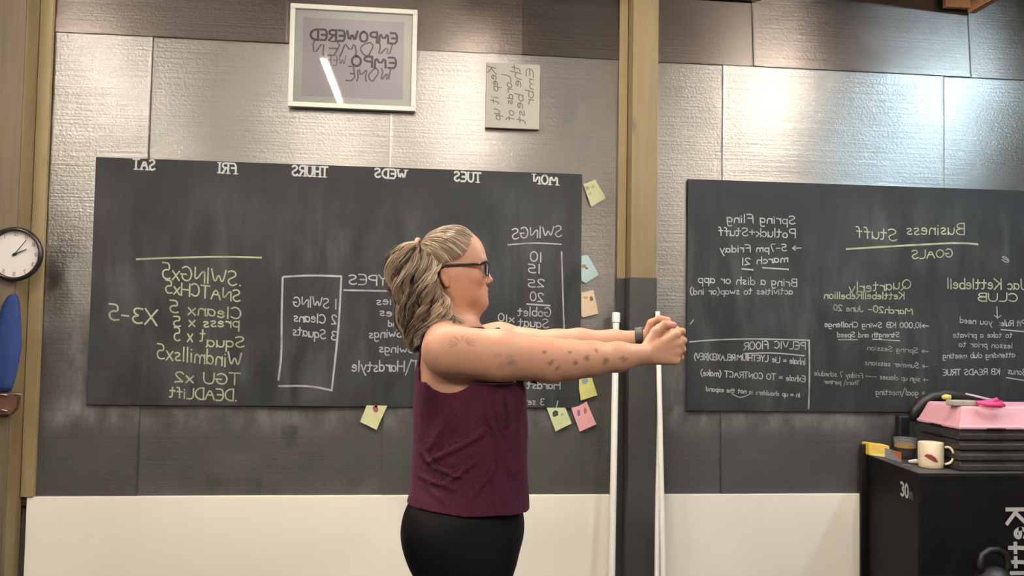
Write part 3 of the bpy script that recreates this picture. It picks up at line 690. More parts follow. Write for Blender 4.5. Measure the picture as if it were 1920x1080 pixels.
for u, vv in ((-.62, .50), (-.35, .58), (.0, .56), (.30, .46), (.50, .32), (.52, .27), (.2, .30), (-.15, .38), (-.45, .46)):
    a = -math.pi/2+u*.95-.5; q.append(bm.verts.new((b0[0]+(r+.0022)*math.cos(a), b0[1]+(r+.0022)*math.sin(a), zt+hh*(vv+.0))))
bm.faces.new(q); bmesh.ops.triangulate(bm, faces=bm.faces[:]); bmesh.ops.subdivide_edges(bm, edges=bm.edges[:], cuts=3)
for v in bm.verts:
    dx, dy = v.co.x-b0[0], v.co.y-b0[1]; l = math.hypot(dx, dy); v.co.x = b0[0]+dx/l*(r+.0022); v.co.y = b0[1]+dy/l*(r+.0022)
obj('printed_emblem', bm, mat('maroon_print', (.25, .035, .03), .5), t)
tag(t, 'cream coffee mug with a curved maroon emblem on the jump box corner', 'mug')
# clear cup of dark tea
c0 = G(1708, 862, zt); c0[1] += .05; dpt = c0[1]+4.379; t = empty('plastic_cup', (c0[0], c0[1], zt)); r = 22*dpt/1590; hh = .105
pm = mat('clear_plastic', (.75, .75, .75), .12, IOR=1.2, Transmission_Weight=.85, Alpha=.55)
bm = bmesh.new(); add_lathe(bm, [(0, .001), (r*.78, .001), (r*.98, hh-.01), (r*1.02, hh-.004), (r*1.02, hh), (r*.97, hh), (r*.94, hh-.012), (r*.74, .004), (0, .004)], c0[0], c0[1], 40, zt); obj('cup_wall', bm, pm, t, sm=True)
bm = bmesh.new(); add_lathe(bm, [(0, .006), (r*.73, .006), (r*.87, hh*.55), (0, hh*.55)], c0[0], c0[1], 32, zt); obj('dark_drink', bm, mat('dark_tea', (.03, .012, .012), .15), t, sm=False)
bm = bmesh.new(); add_lathe(bm, [(r*.80, .056), (r*.91, .057), (r*.935, .071), (r*.90, .072)], c0[0], c0[1], 32, zt); obj('cup_band', bm, mat('tan_band', (.38, .2, .06), .5), t)
tag(t, 'clear plastic cup half full of dark drink between the yellow box and the mug', 'cup')
# yellow snack box and packet
def block(name, quad_bl, quad_br, h, dy, m, label, cat, parts=()):
    a = G(*quad_bl, zt); b = G(*quad_br, zt); t = empty(name, (a[0], a[1], zt)); bm = bmesh.new()
    add_slab(bm, [a[:2], b[:2], b[:2]+[.0, dy], a[:2]+[.0, dy]], zt+.0005, zt+h); obj('carton', bm, m, t, bevel=.004); tag(t, label, cat); return t, a, b
M_yel = noisy('yellow_card', (.80, .55, .03), (.78, .60, .10), 14, .5)
t, a, b = block('snack_carton', (1630, 854), (1668, 859), .064, .08, M_yel, 'yellow snack carton at the back left corner of the jump box', 'carton')
for u, cc in ((.28, (.75, .42, .25)), (.72, (.8, .55, .3))):
    c0 = a+(b-a)*u; bm = bmesh.new(); q = [bm.verts.new((c0[0]+.011*math.cos(k*.785), c0[1]-.001+(b-a)[1]/(b-a)[0]*.011*math.cos(k*.785), zt+.042+.010*math.sin(k*.785))) for k in range(8)]; bm.faces.new(q); obj('printed_spot', bm, mat('orange_print', cc, .6), t)
bm = bmesh.new(); a2 = a+(b-a)*.1; b2 = a+(b-a)*.97; q = [bm.verts.new(p) for p in ((a2[0], a2[1]-.001, zt+.003), (b2[0], b2[1]-.001, zt+.003), (b2[0], b2[1]-.001, zt+.022), (a2[0], a2[1]-.001, zt+.012))]; bm.faces.new(q); obj('printed_stripe', bm, mat('cream_print', (.8, .7, .4), .6), t)
t, a, b = block('snack_packet', (1669, 861), (1690, 867), .05, .05, mat('grey_foil_packet', (.28, .31, .34), .45), 'grey and orange snack packet beside the yellow carton', 'packet')
bm = bmesh.new(); q = [bm.verts.new(p) for p in ((a[0], a[1]-.001, zt+.046), (b[0], b[1]-.001, zt+.006), (b[0], b[1]-.001, zt+.048))]; bm.faces.new(q); obj('printed_corner', bm, mat('red_orange', (.55, .14, .03), .5), t)
c0 = G(1722, 871, zt); bm = bmesh.new(); add_tube(bm, [(c0[0]-.04, c0[1]+.02, zt+.012), (c0[0]-.01, c0[1]+.01, zt+.014), (c0[0]+.04, c0[1], zt+.013)], [.006, .012, .009], 12)
tag(obj('tissue_roll', bm, mat('white_tissue', (.75, .68, .65), .8), sm=True), 'small twist of white tissue left of the mug', 'tissue')
c0 = G(1700, 874, zt); bm = bmesh.new(); add_lathe(bm, [(0, 0.001), (.02, .001), (.022, .006), (.018, .007), (0, .004)], c0[0], c0[1], 24, zt)
tag(obj('cup_lid', bm, pm, sm=True), 'small clear plastic lid lying on the jump box edge', 'lid')

# kettlebell on a low crate in front of the jump box
kx = W(1858, 1040, -.78)[0]; kz = W(1858, 1078, -.78)[2]-.02
M_iron = noisy('black_iron', (.006, .0055, .006), (.009, .008, .009), 30, .5, bmp=.2, bscale=150)
t = empty('kettlebell', (kx, -.80, kz-.09)); bm = bmesh.new(); bmesh.ops.create_uvsphere(bm, u_segments=36, v_segments=20, radius=.085)
for v in bm.verts: v.co.z = max(v.co.z, -.07); v.co += Vector((kx, -.80, kz-.02))
obj('bell', bm, M_iron, t, sm=True)
bm = bmesh.new(); add_tube(bm, [(kx-.05, -.8, kz+.025), (kx-.068, -.8, kz+.07), (kx-.055, -.8, kz+.115), (kx-.02, -.8, kz+.135), (kx+.02, -.8, kz+.135), (kx+.055, -.8, kz+.115), (kx+.068, -.8, kz+.07), (kx+.05, -.8, kz+.025)], .015, 14); obj('handle', bm, M_iron, t, sm=True)
tag(t, 'black iron kettlebell in front of the jump box, at the lower right', 'kettlebell')
tag(box('plyo_block', kx-.16, kx+.2, -.95, -.64, 0, kz-.09, M_black, bevel=.01), 'low black block under the kettlebell in front of the jump box', 'block')

# ------------------------------------------------------------------ the person: one continuous skin grown from a distance field
YP = -2.05
def P(px_, py_, dy=0.): return np.array(W(px_, py_, YP+dy))
def RP(rpx, dy=0.): return rpx*((YP+dy)-CAM[1])/FPX
class Field:
    def __init__(s): s.p = []
    def cone(s, a, b, ra, rb, k=.02, op='add', sy=1.):
        a = np.array(a, float); b = np.array(b, float); m = max(ra, rb)*max(1, sy)
        s.p.append(('c', op, k, np.minimum(a, b)-m, np.maximum(a, b)+m, (a, b, ra, rb, sy))); return s
    def ell(s, c, r, k=.02, op='add', rot=0.):
        c = np.array(c, float); r = np.array(r, float); m = max(r[0], r[2]) if rot else None
        e = np.array((m, r[1], m)) if rot else r
        s.p.append(('e', op, k, c-e, c+e, (c, r, math.radians(rot)))); return s
    def fn(s, f, lo, hi, k=.02, op='add'):
        s.p.append(('f', op, k, np.array(lo, float), np.array(hi, float), f)); return s
    def sel(s, lo, hi, mar=.012): return [q for q in s.p if np.all(q[3]-q[2]-mar < hi) and np.all(q[4]+q[2]+mar > lo)]
    def ev(s, X, prims=None):
        d = np.full(X.shape[:-1], .2)
        for t, op, k, lo, hi, a in (s.p if prims is None else prims):
            if t == 'c':
                A, B, ra, rb, sy = a; Z = X
                if sy != 1: Z = X.copy(); cy = (A[1]+B[1])/2; Z[..., 1] = cy+(Z[..., 1]-cy)/sy
                ab = B-A; h = np.clip(((Z-A)@ab)/(ab@ab), 0, 1)
                v = np.linalg.norm(Z-A-h[..., None]*ab, axis=-1)-(ra+(rb-ra)*h)
            elif t == 'e':
                c, r, ro = a; q = X-c
                if ro:
                    q = q.copy(); x = q[..., 0]*math.cos(ro)+q[..., 2]*math.sin(ro); z = -q[..., 0]*math.sin(ro)+q[..., 2]*math.cos(ro); q[..., 0] = x; q[..., 2] = z
                k0 = np.linalg.norm(q/r, axis=-1); k1 = np.linalg.norm(q/r**2, axis=-1)+1e-9; v = k0*(k0-1)/k1
                v = np.maximum(v, (k0-1)*r.min())if False else v
            else: v = a(X)
            if op == 'add': h = np.maximum(k-np.abs(d-v), 0)/k; d = np.minimum(d, v)-h*h*k*.25
            elif op == 'sub': h = np.maximum(k-np.abs(d+v), 0)/k; d = np.maximum(d, -v)+h*h*k*.25
            elif op == 'and': h = np.maximum(k-np.abs(d-v), 0)/k; d = np.maximum(d, v)+h*h*k*.25
        return d
def nets(F, lo, hi, vox, n=20):
    """naive surface nets over the box lo..hi in blocks of n cells"""
    lo = np.array(lo, float); hi = np.array(hi, float); nb = np.ceil((hi-lo)/(vox*n)).astype(int)
    K, V, Q = [], [], []; NX = 1 << 12
    key = lambda i, j, k: (i.astype(np.int64)*NX+j)*NX+k
    co = [(a, b, c) for a in (0, 1) for b in (0, 1) for c in (0, 1)]
    ed = [(i, j) for i in range(8) for j in range(i+1, 8) if sum(abs(np.array(co[i])-np.array(co[j]))) == 1]
    g = np.arange(n+1)
    for bi in range(nb[0]):
        for bj in range(nb[1]):
            for bk in range(nb[2]):
                o = np.array((bi, bj, bk))*n; p0 = lo+o*vox; p1 = p0+n*vox
                pr = F.sel(p0, p1)
                if not pr: continue
                cc = F.ev(((p0+p1)/2)[None, :], pr)[0]
                if cc > n*vox*1.5: continue
                gx, gy, gz = np.meshgrid(g, g, g, indexing='ij')
                X = np.stack([gx, gy, gz], -1)*vox+p0; d = F.ev(X, pr); s = d < 0
                if s.all() or not s.any(): continue
                cs = [d[a:a+n, b:b+n, c:c+n] for a, b, c in co]; ss = [c < 0 for c in cs]
                tot = sum(x.astype(int) for x in ss); m = (tot > 0) & (tot < 8)
                ii, jj, kk = np.nonzero(m); acc = np.zeros((len(ii), 3)); cnt = np.zeros(len(ii))
                for a, b in ed:
                    va, vb = cs[a][ii, jj, kk], cs[b][ii, jj, kk]; x = (va < 0) != (vb < 0)
                    tt = np.where(x, va/(va-vb+1e-12), 0)[:, None]; A, B = np.array(co[a]), np.array(co[b])
                    acc += np.where(x[:, None], A+(B-A)*tt, 0); cnt += x
                V.append((acc/cnt[:, None]+np.stack([ii, jj, kk], 1)+o)*vox+lo); K.append(key(ii+o[0], jj+o[1], kk+o[2]))
                for ax in range(3):
                    a0 = s[:n, :n, :n]; sl = [slice(0, n)]*3; sl[ax] = slice(1, n+1); a1 = s[tuple(sl)]
                    i, j, k = np.nonzero(a0 != a1); fl_ = a0[i, j, k]; i, j, k = i+o[0], j+o[1], k+o[2]
                    u, v = [(0, 1, 0), (0, 0, 1)] if ax == 0 else [(0, 0, 1), (1, 0, 0)] if ax == 1 else [(1, 0, 0), (0, 1, 0)]
                    q = np.stack([key(i-u[0]-v[0], j-u[1]-v[1], k-u[2]-v[2]), key(i-v[0], j-v[1], k-v[2]), key(i, j, k), key(i-u[0], j-u[1], k-u[2])], 1)
                    q[~fl_] = q[~fl_][:, ::-1]; Q.append(q)
    K = np.concatenate(K); V = np.concatenate(V); Q = np.concatenate(Q); od = np.argsort(K); K = K[od]; V = V[od]
    ix = np.clip(np.searchsorted(K, Q), 0, len(K)-1); ok = (K[ix] == Q).all(1); return V, ix[ok]
def mesh_from(name, V, Q, m, parent=None, col=None):
    me = bpy.data.meshes.new(name); me.vertices.add(len(V)); me.vertices.foreach_set('co', V.astype(np.float32).ravel())
    me.loops.add(len(Q)*4); me.loops.foreach_set('vertex_index', Q.astype(np.int32).ravel()); me.polygons.add(len(Q))
    me.polygons.foreach_set('loop_start', np.arange(0, len(Q)*4, 4, dtype=np.int32)); me.update(calc_edges=True); me.validate(); smooth(me)
    if col is not None:
        at = me.color_attributes.new('tint', 'FLOAT_COLOR', 'POINT'); c4 = np.ones((len(V), 4), np.float32); c4[:, :3] = col; at.data.foreach_set('color', c4.ravel())
    return link(name, me, m, parent)

HX = 0
B = Field()
# skull and face
B.ell(P(846, 493), (.090, .072, .091), .01)
B.ell(P(874, 522), (.052, .055, .072), .03)
B.ell(P(868, 478), (.058, .060, .062), .02)
for s in (-1, 1):
    B.cone(P(848, 543, s*.047), P(897, 567, s*.010), .017, .015, .03)
    B.ell(P(890, 524, s*.040), (.021, .018, .020), .02)
    B.cone(P(852, 520, s*.052), P(878, 552, s*.040), .018, .018, .03)
B.ell(P(885, 556), (.036, .040, .024), .025)
B.ell(P(899, 568), (.0215, .022, .0135), .015)
B.ell(P(898, 545), (.020, .027, .020), .015)
B.cone(P(902, 489, -.030), P(902, 489, .030), .011, .011, .012)
B.cone(P(904, 490), P(908, 497), .010, .009, .01)
for s in (-1, 1): B.ell(P(908, 504, s*.030), (.011, .014, .0095), .010, 'sub')
for s in (-1, 1): B.cone(P(901, 499, s*.018), P(898, 500, s*.042), .006, .005, .006)
B.cone(P(905.5, 497), P(916, 523), .0068, .0088, .008)
B.ell(P(917.5, 525.5), (.0100, .0090, .0082), .006)
for s in (-1, 1): B.ell(P(912, 529, s*.0105), (.0085, .0058, .006), .005)
for s in (-1, 1): B.ell(P(914.5, 532.5, s*.0065), (.0035, .0028, .003), .002, 'sub')
B.cone(P(908, 542, -.013), P(910.5, 542.5, 0), .0045, .0055, .006).cone(P(910.5, 542.5, 0), P(908, 542, .013), .0055, .0045, .006)
B.cone(P(907, 550.5, -.011), P(909.3, 550.5, 0), .0045, .006, .006).cone(P(909.3, 550.5, 0), P(907, 550.5, .011), .006, .0045, .006)
B.cone(P(904, 546.6, -.024), P(916, 546.3, 0), .0008, .0013, .003, 'sub').cone(P(916, 546.3, 0), P(904, 546.6, .024), .0013, .0008, .003, 'sub')
B.cone(P(862, 560), P(887, 578), .042, .020, .03)
for s in (-1, 1):
    B.ell(P(834, 517, s*.074), (.013, .007, .024), .006, rot=12); B.ell(P(835, 515, s*.083), (.0075, .006, .015), .004, 'sub', rot=12)
    B.ell(P(838, 533, s*.073), (.008, .006, .008), .005)
# neck and trunk
B.cone(P(850, 560), P(845, 640), .053, .058, .03)
for s in (-1, 1):
    B.cone(P(838, 622, s*.03), P(832, 640, s*.13), .045, .045, .05)
    B.cone(P(893, 640, s*.02), P(872, 634, s*.14), .014, .014, .03)
    B.ell(P(823, 700, s*.10), (.048, .07, .10), .05)
    B.ell(P(920, 738, s*.075), (.070, .065, .066), .05)
    B.ell(P(822, 1003, s*.085), (.092, .092, .110), .05)
B.ell(P(868, 695), (.105, .150, .13), .05); B.ell(P(873, 750), (.125, .145, .17), .05)
B.ell(P(876, 850), (.130, .150, .16), .05); B.ell(P(868, 968), (.140, .178, .14), .06); B.ell(P(905, 990), (.105, .140, .125), .05)
# arms, reaching forward with the hands clasped
near = [((838, 657, -.19), 48), ((935, 667, -.165), 46.5), ((1030, 675, -.125), 40), ((1068, 675, -.112), 36.5), ((1110, 673, -.097), 32), ((1160, 669, -.075), 26.5), ((1204, 665, -.052), 20.5)]
far = [((866, 656, .19), 42), ((937, 646, .17), 40), ((985, 650, .148), 33), ((1045, 648, .12), 29), ((1085, 644, .105), 27), ((1150, 642, .078), 22), ((1203, 636, .052), 17)]
for arm in (near, far):
    for (a, ra), (b, rb) in zip(arm, arm[1:]): B.cone(P(*a), P(*b), RP(ra, a[2]), RP(rb, b[2]), .02)
B.ell(P(1030, 697, -.125), (.03, .03, .024), .02)
# hands: palm, four bent fingers each, thumb leaving the side of the palm
def hand(s, wrist, dy0, rows, tipx, zlift):
    wv = P(*wrist); kn = [P(1270-abs(i-1.2)*2.0, y, s*.036) for i, y in enumerate(rows)]
    for i, k_ in enumerate(kn):                       # metacarpals make one palm
        st = wv+np.array((.012, 0, (1.5-i)*.008)); B.cone(st, k_, .0155, .0122, .012)
        B.cone(st+np.array((.02, -s*.012, 0)), k_+np.array((-.02, -s*.014, 0)), .012, .012, .012)
        ln = (1, 1.06, 1.0, .84)[i]; r0 = (.0092, .0095, .009, .0080)[i]
        pip = k_+np.array((.0105 if s < 0 else .008, -s*.032*ln, -.002)); dip = pip+np.array((-.012*ln, -s*.032*ln, 0)); tip = dip+np.array((-.028*ln, -s*.000, .001))
        B.cone(k_, pip, r0*1.2, r0*1.05, .008); B.cone(pip, dip, r0*1.05, r0*.92, .005); B.cone(dip, tip, r0*.92, r0*.78, .003)
B.ell(P(1272, 648), (.014, .040, .036), .012)
hand(-1, (1208, 664, -.048), 0, (628, 645, 661, 676), 0, 0)
hand(1, (1210, 637, .046), 0, (620, 637, 653, 668), 0, 0)
th = [(1214, 648, -.040), (1228, 622, -.034), (1245, 609, -.020), (1262, 610, -.002)]
for (a, b), (ra, rb) in zip(zip(th, th[1:]), ((.016, .0125), (.0120, .0105), (.0112, .0105))): B.cone(P(*a), P(*b), ra, rb, .006)
th = [(1212, 630, .040), (1221, 606, .030), (1236, 598, .014), (1252, 600, .002)]
for (a, b), (ra, rb) in zip(zip(th, th[1:]), ((.015, .0115), (.0110, .0098), (.0102, .009))): B.cone(P(*a), P(*b), ra, rb, .006)
# legs down to the floor
hipx = P(868, 1010)[0]
for s in (-1, 1):
    y = YP+s*.092
    B.cone((hipx+.003, y, .83), (hipx+.012, YP+s*.085, .49), .122, .066, .05, sy=.8); B.cone((hipx+.012, YP+s*.085, .49), (hipx-.012, YP+s*.085, .30), .062, .058, .03)
    B.cone((hipx-.012, YP+s*.085, .30), (hipx-.01, YP+s*.088, .10), .058, .036, .03); B.cone((hipx-.01, YP+s*.088, .085), (hipx+.12, YP+s*.10, .045), .036, .028, .03)
V, Q = nets(B, (1.50, YP-.30, .0), (2.46, YP+.30, 1.76), .003)
# skin colour: flush, lips, brows, tattoos drawn in the skin
def tocam(V):
    d = V-CAM; z = d@FF; return np.stack([960+FPX*(d@RR)/z, 540-FPX*(d@UU)/z], 1)
col = np.tile(np.array((.52, .285, .180)), (len(V), 1))
def dab(c, r, colr, a=1., pw=2):
    global col
    e = np.exp(-np.power(np.linalg.norm((V-np.array(c))/np.array(r), axis=1), pw))[:, None]*a; col = col*(1-e)+np.array(colr)*e
for s in (-1, 1):
    dab(P(885, 530, s*.045), (.04, .03, .04), (.50, .18, .12), .75)
    dab(P(900, 488, s*.028), (.012, .016, .0035), (.22, .13, .08), .6)
    dab(P(838, 517, s*.075), (.015, .02, .025), (.50, .20, .13), .6)
dab(P(918, 526), (.014, .02, .014), (.56, .22, .17), .6)
dab(P(911, 542), (.008, .02, .0045), (.45, .15, .13), .8, 4); dab(P(910, 550.5), (.008, .018, .0055), (.47, .16, .14), .8, 4)
dab(P(872, 575), (.05, .06, .03), (.50, .20, .13), .6); dab(P(865, 600), (.04, .05, .03), (.55, .26, .18), .5)
dab(P(1010, 655, -.16), (.05, .05, .03), (.60, .22, .16), .6); dab(P(1255, 606, -.01), (.02, .02, .012), (.62, .25, .19), .5)
for q in ((1285, 640), (1287, 668)): dab(P(*q, -.02), (.016, .03, .02), (.60, .27, .21), .5)
INK = (.10, .09, .09)
def ink(a, b, r, al=.65, side=-1, colr=INK):
    """a short tattooed stroke on the outer side of the near arm"""
    global col
    A, Bq = P(*a, -.19), P(*b, -.19); dirn = (A-CAM)/np.linalg.norm(A-CAM)
    pr = tocam(V); a2, b2 = np.array(a, float), np.array(b, float); ab = b2-a2; h = np.clip(((pr-a2)@ab)/(ab@ab+1e-9), 0, 1)
    dd = np.linalg.norm(pr-a2-h[:, None]*ab, axis=1); e = (np.exp(-(dd/r)**4)*al*(V[:, 1] < YP-.075))[:, None]; col = col*(1-e)+np.array(colr)*e
for k in range(9):                                     # fern-like burst on the shoulder
    a = math.radians(205-k*28+8*math.sin(k)); ink((866+10*math.cos(a), 645-6*math.sin(a)), (866+25*math.cos(a), 645-15*math.sin(a)), 1.6, .5)
for q in ((929, 668), (950, 672), (940, 680), (958, 684), (934, 688)): ink(q, (q[0]+9, q[1]+random.uniform(-5, 5)), 5, .35, colr=(.22, .14, .15))
ink((955, 681), (962, 677), 3.5, .5)
for q, r_ in (((1021, 660), 5), ((1033, 678), 6), ((1068, 660), 3.5), ((1079, 681), 5), ((1100, 672), 5.5), ((1119, 657), 3.5), ((1136, 677), 6.5), ((1166, 670), 3.5), ((1172, 674), 4.5), ((1046, 690), 4)):
    for _ in range(4):
        o_ = (q[0]+random.uniform(-r_, r_)*.7, q[1]+random.uniform(-r_, r_)*.7); ink(o_, (o_[0]+random.uniform(-4, 4), o_[1]+random.uniform(-3, 3)), r_*.5, .55, colr=(.11, .085, .08))
M_skin = mat('skin', (.55, .3, .2), .48, spec=.4, Subsurface_Weight=.12, Subsurface_Scale=.012)
BS(M_skin).inputs['Subsurface Radius'].default_value = (1, .35, .2)
at = N(M_skin, 'ShaderNodeAttribute'); at.attribute_name = 'tint'; vv = coords(M_skin)
setc(M_skin, mix(M_skin, math_(M_skin, 'MULTIPLY', noise(M_skin, vv, 38, 4), .30), at.outputs[0] if False else at.outputs['Color'], (.50, .22, .14)))
setc(M_skin, bump(M_skin, noise(M_skin, vv, 420, 3), .12, .001), 'Normal')
person = mesh_from('person', V, Q, M_skin, None, col)
tag(person, 'person in maroon tank top and black leggings, arms stretched forward with hands clasped', 'person')
for s in (-1, 1):
    bm = bmesh.new(); bmesh.ops.create_uvsphere(bm, u_segments=20, v_segments=12, radius=.0122, matrix=Matrix.Translation(P(899.5, 504, s*.031))); obj('eye', bm, mat('eye_white', (.75, .7, .66), .25), person, sm=True)
    bm = bmesh.new(); bmesh.ops.create_uvsphere(bm, u_segments=16, v_segments=10, radius=.006, matrix=Matrix.Translation(P(899.5, 504, s*.031)+np.array((.0075, 0, 0)))); obj('iris', bm, mat('iris_blue', (.05, .08, .10), .2), person, sm=True)

# tank top
lv = [(600, 800, 925, .10), (640, 792, 955, .13), (690, 787, 973, .160), (721, 785.5, 983, .170), (760, 780.5, 985.5, .176), (806, 777.5, 986.5, .176), (862, 777, 987.5, .178), (911, 774, 988, .182), (960, 769, 989, .188)]
LZ = np.array([P(870, a)[2] for a, *_ in lv])[::-1]; LB = np.array([P(b, a)[0] for a, b, *_ in lv])[::-1]; LF = np.array([P(c, a)[0] for a, b, c, _ in lv])[::-1]; LW = np.array([q[3] for q in lv])[::-1]
creases = [  # (x0, y0, x1, y1, width px, height m) folds of the cloth, near side
    (800, 868, 905, 812, 7, .007), (784, 900, 850, 915, 6, .006), (835, 905, 890, 866, 6, .006), (905, 740, 960, 890, 9, .006), (968, 735, 976, 930, 11, .003), (785, 850, 812, 880, 6, .007),
    (850, 760, 800, 850, 9, .006), (885, 930, 925, 880, 7, .005), (925, 800, 918, 940, 8, .004), (800, 915, 838, 945, 7, .004), (880, 735, 850, 800, 10, .005), (818, 880, 870, 895, 5, .005), (940, 740, 948, 800, 6, .006)]
CR = [(P(a, b, -.17)[[0, 2]], P(c, d, -.17)[[0, 2]], RP(wd, -.17), h) for a, b, c, d, wd, h in creases]
def shirt_d(X):
    z = X[..., 2]; b = np.interp(z, LZ, LB); f = np.interp(z, LZ, LF); wd = np.interp(z, LZ, LW); cx_ = (b+f)/2; hx = (f-b)/2
    n = (np.abs((X[..., 0]-cx_)/hx)**2.5+np.abs((X[..., 1]-YP)/wd)**2.5)**(1/2.5); d = (n-1)*np.minimum(hx, wd)
    xz = np.stack([X[..., 0], z], -1); fold = 0
    for A, Bq, ww, h in CR:
        ab = Bq-A; t_ = np.clip(((xz-A)@ab)/(ab@ab), 0, 1); e = np.linalg.norm(xz-A-t_[..., None]*ab, axis=-1); fold = fold+h*np.exp(-(e/ww)**2)*(.5+.5*np.sin(t_*3.14159))-h*.6*np.exp(-((e-ww*1.6)/ww)**2)*.6
    side = np.clip((YP-.02-X[..., 1])/.1, 0, 1); back = np.clip((YP+.02-X[..., 1])/.1, -1, 0)
    return d-fold*side-.004*np.sin(z*40+X[..., 0]*25)*np.sin(X[..., 0]*35+2)*(1-side)-.0016*np.sin(X[..., 0]*60+z*35+X[..., 1]*20)
zneck = P(870, 700)[2]
class Shirt:
    p = True
    def sel(s, lo, hi): return B.sel(lo, hi, .05) if (hi[2] > .85 and lo[2] < 1.56) else []
    def ev(s, X, pr):
        body = B.ev(X, [q for q in pr]); z = X[..., 2]; up = np.clip((z-zneck)/.05, 0, 1)
        D_ = np.where(up < 1, shirt_d(X), .2); bd = body-.006
        # the cloth follows the loft below the arms and the body above them
        h = np.maximum(.03-np.abs(D_-bd), 0)/.03; D_ = np.where(up > 0, bd*up+(np.minimum(D_, bd)-h*h*.0075)*(1-up), np.minimum(D_, bd)-h*h*.0075)
        sh = np.maximum(D_, -(D_+.0045))
        ay = np.abs(X[..., 1]-YP)
        c_ = P(842, 672, -.15); rx, rz = RP(58, -.15), RP(63, -.15)
        el = np.sqrt(((X[..., 0]-c_[0])/rx)**2+((z-c_[2])/rz)**2); hole = np.maximum((el-1)*rx, .098-ay)
        arm = np.maximum(np.maximum(X[..., 0]-9, P(842, 716, -.15)[2]-z), .120-ay)
        sh = np.maximum(sh, -hole); sh = np.maximum(sh, -arm)
        nk = P(872, 612); el = np.sqrt(((X[..., 0]-nk[0])/.075)**2+((X[..., 1]-YP)/.075)**2+((z-nk[2])/.06)**2); sh = np.maximum(sh, -(el-1)*.06)
        sh = np.maximum(sh, z-P(870, 612)[2])
        zh = P(870, 945)[2]+.018*np.clip(-(X[..., 0]-P(840, 900)[0])/.12, -.25, 1)+.011*(ay/.18)**2
        sh = np.maximum(sh, zh-z)
        sh = np.maximum(sh, np.minimum(X[..., 0]-P(945, 640)[0], z-P(900, 695)[2]))
        return np.maximum(sh, X[..., 0]-P(996, 700)[0])
V, Q = nets(Shirt(), (1.52, YP-.23, .84), (1.98, YP+.23, 1.54), .003)
M_shirt = mat('maroon_jersey', (.06, .008, .02), .85, spec=.2, Sheen_Weight=.12, Sheen_Roughness=.5)
BS(M_shirt).inputs['Sheen Tint'].default_value = (.55, .2, .3, 1)
v = coords(M_shirt); setc(M_shirt, ramp(M_shirt, noise(M_shirt, v, 300, 2), [(.35, (.038, .0055, .016)), (.65, (.062, .010, .025))]))
setc(M_shirt, bump(M_shirt, noise(M_shirt, coords(M_shirt, (1, 1, .5)), 22, 4, .55, .5), .5, .012), 'Normal')
mesh_from('tank_top', V, Q, M_shirt, person)

# leggings
class Legs:
    def sel(s, lo, hi): return B.sel(lo, hi) if lo[2] < .99 else []
    def ev(s, X, pr):
        d = B.ev(X, pr)-.0035; return np.maximum(np.maximum(d, X[..., 2]-P(870, 925)[2]), .105-X[..., 2])
V, Q = nets(Legs(), (1.50, YP-.26, .09), (2.02, YP+.26, 1.0), .005, 14)
M_leg = noisy('black_leggings', (.0015, .0015, .002), (.003, .003, .004), 9, .6, bmp=.15, bscale=220, spec=.15)
mesh_from('leggings', V, Q, M_leg, person)
for s in (-1, 1):
    F = Field(); y = YP+s*.095
    F.cone((hipx-.03, y, .05), (hipx+.15, y+s*.012, .042), .042, .038, .03, sy=1.05).cone((hipx-.01, y, .09), (hipx-.01, y, .115), .046, .046, .03).ell((hipx+.06, y, .02), (.14, .05, .022), .01)
    F.fn(lambda X: .002-X[..., 2], (1.4, YP-.3, -.1), (2.2, YP+.3, .2), .002, 'and')
    V, Q = nets(F, (hipx-.11, y-.08, -.01), (hipx+.23, y+.08, .18), .005, 12)
    mesh_from('shoe', V, Q, noisy('grey_trainer', (.05, .05, .055), (.08, .08, .085), 30, .7), person)

# glasses
M_gl = mat('dark_red_black_frame', (.018, .008, .010), .25)
def bar(bm, pts, w_, h_):
    for a, b in zip(pts, pts[1:]): pass
    add_tube(bm, pts, [w_]*len(pts), 8)
g = empty('glasses'); bpy.data.objects.remove(g)
bm = bmesh.new()
for s in (-1, 1):
    a = P(836, 497, s*.080); b = P(902, 495, s*.0715); c_ = P(828, 504, s*.078)
    add_tube(bm, [c_, a, a*.5+b*.5, b], [.0022, .0032, .0036, .0040], 8)
    def rimpt(y, z):                                   # front curves back toward the temples
        return P(917, 504)+np.array((-.0125*(abs(y)/.068)**1.5-.0015, y, z))
    rim = [rimpt(s*yy, zz) for yy, zz in ((.010, .014), (.068, .0165), (.070, .012), (.0665, -.017), (.058, -.0215), (.022, -.0215), (.012, -.012), (.010, .014))]
    add_tube(bm, rim, [.0028, .0032, .0030, .0022, .0020, .0020, .0022, .0028], 8, False)
    add_tube(bm, [rim[1], b], .0036, 8)
add_tube(bm, [rimpt(-.011, .008), P(917, 504)+np.array((.001, 0, .010)), rimpt(.011, .008)], .0024, 8)
gl_ = obj('glasses', bm, M_gl, person, sm=True); gl_['label'] = 'dark framed glasses'
for s in (-1, 1):
    bm = bmesh.new(); ring = [rimpt(s*yy, zz) for yy, zz in ((.011, .013), (.040, .0155), (.067, .0155), (.066, -.013), (.057, -.0210), (.040, -.0212), (.023, -.0210), (.013, -.011))]
    bm.faces.new([bm.verts.new(p) for p in ring]); obj('lens', bm, gm, gl_)
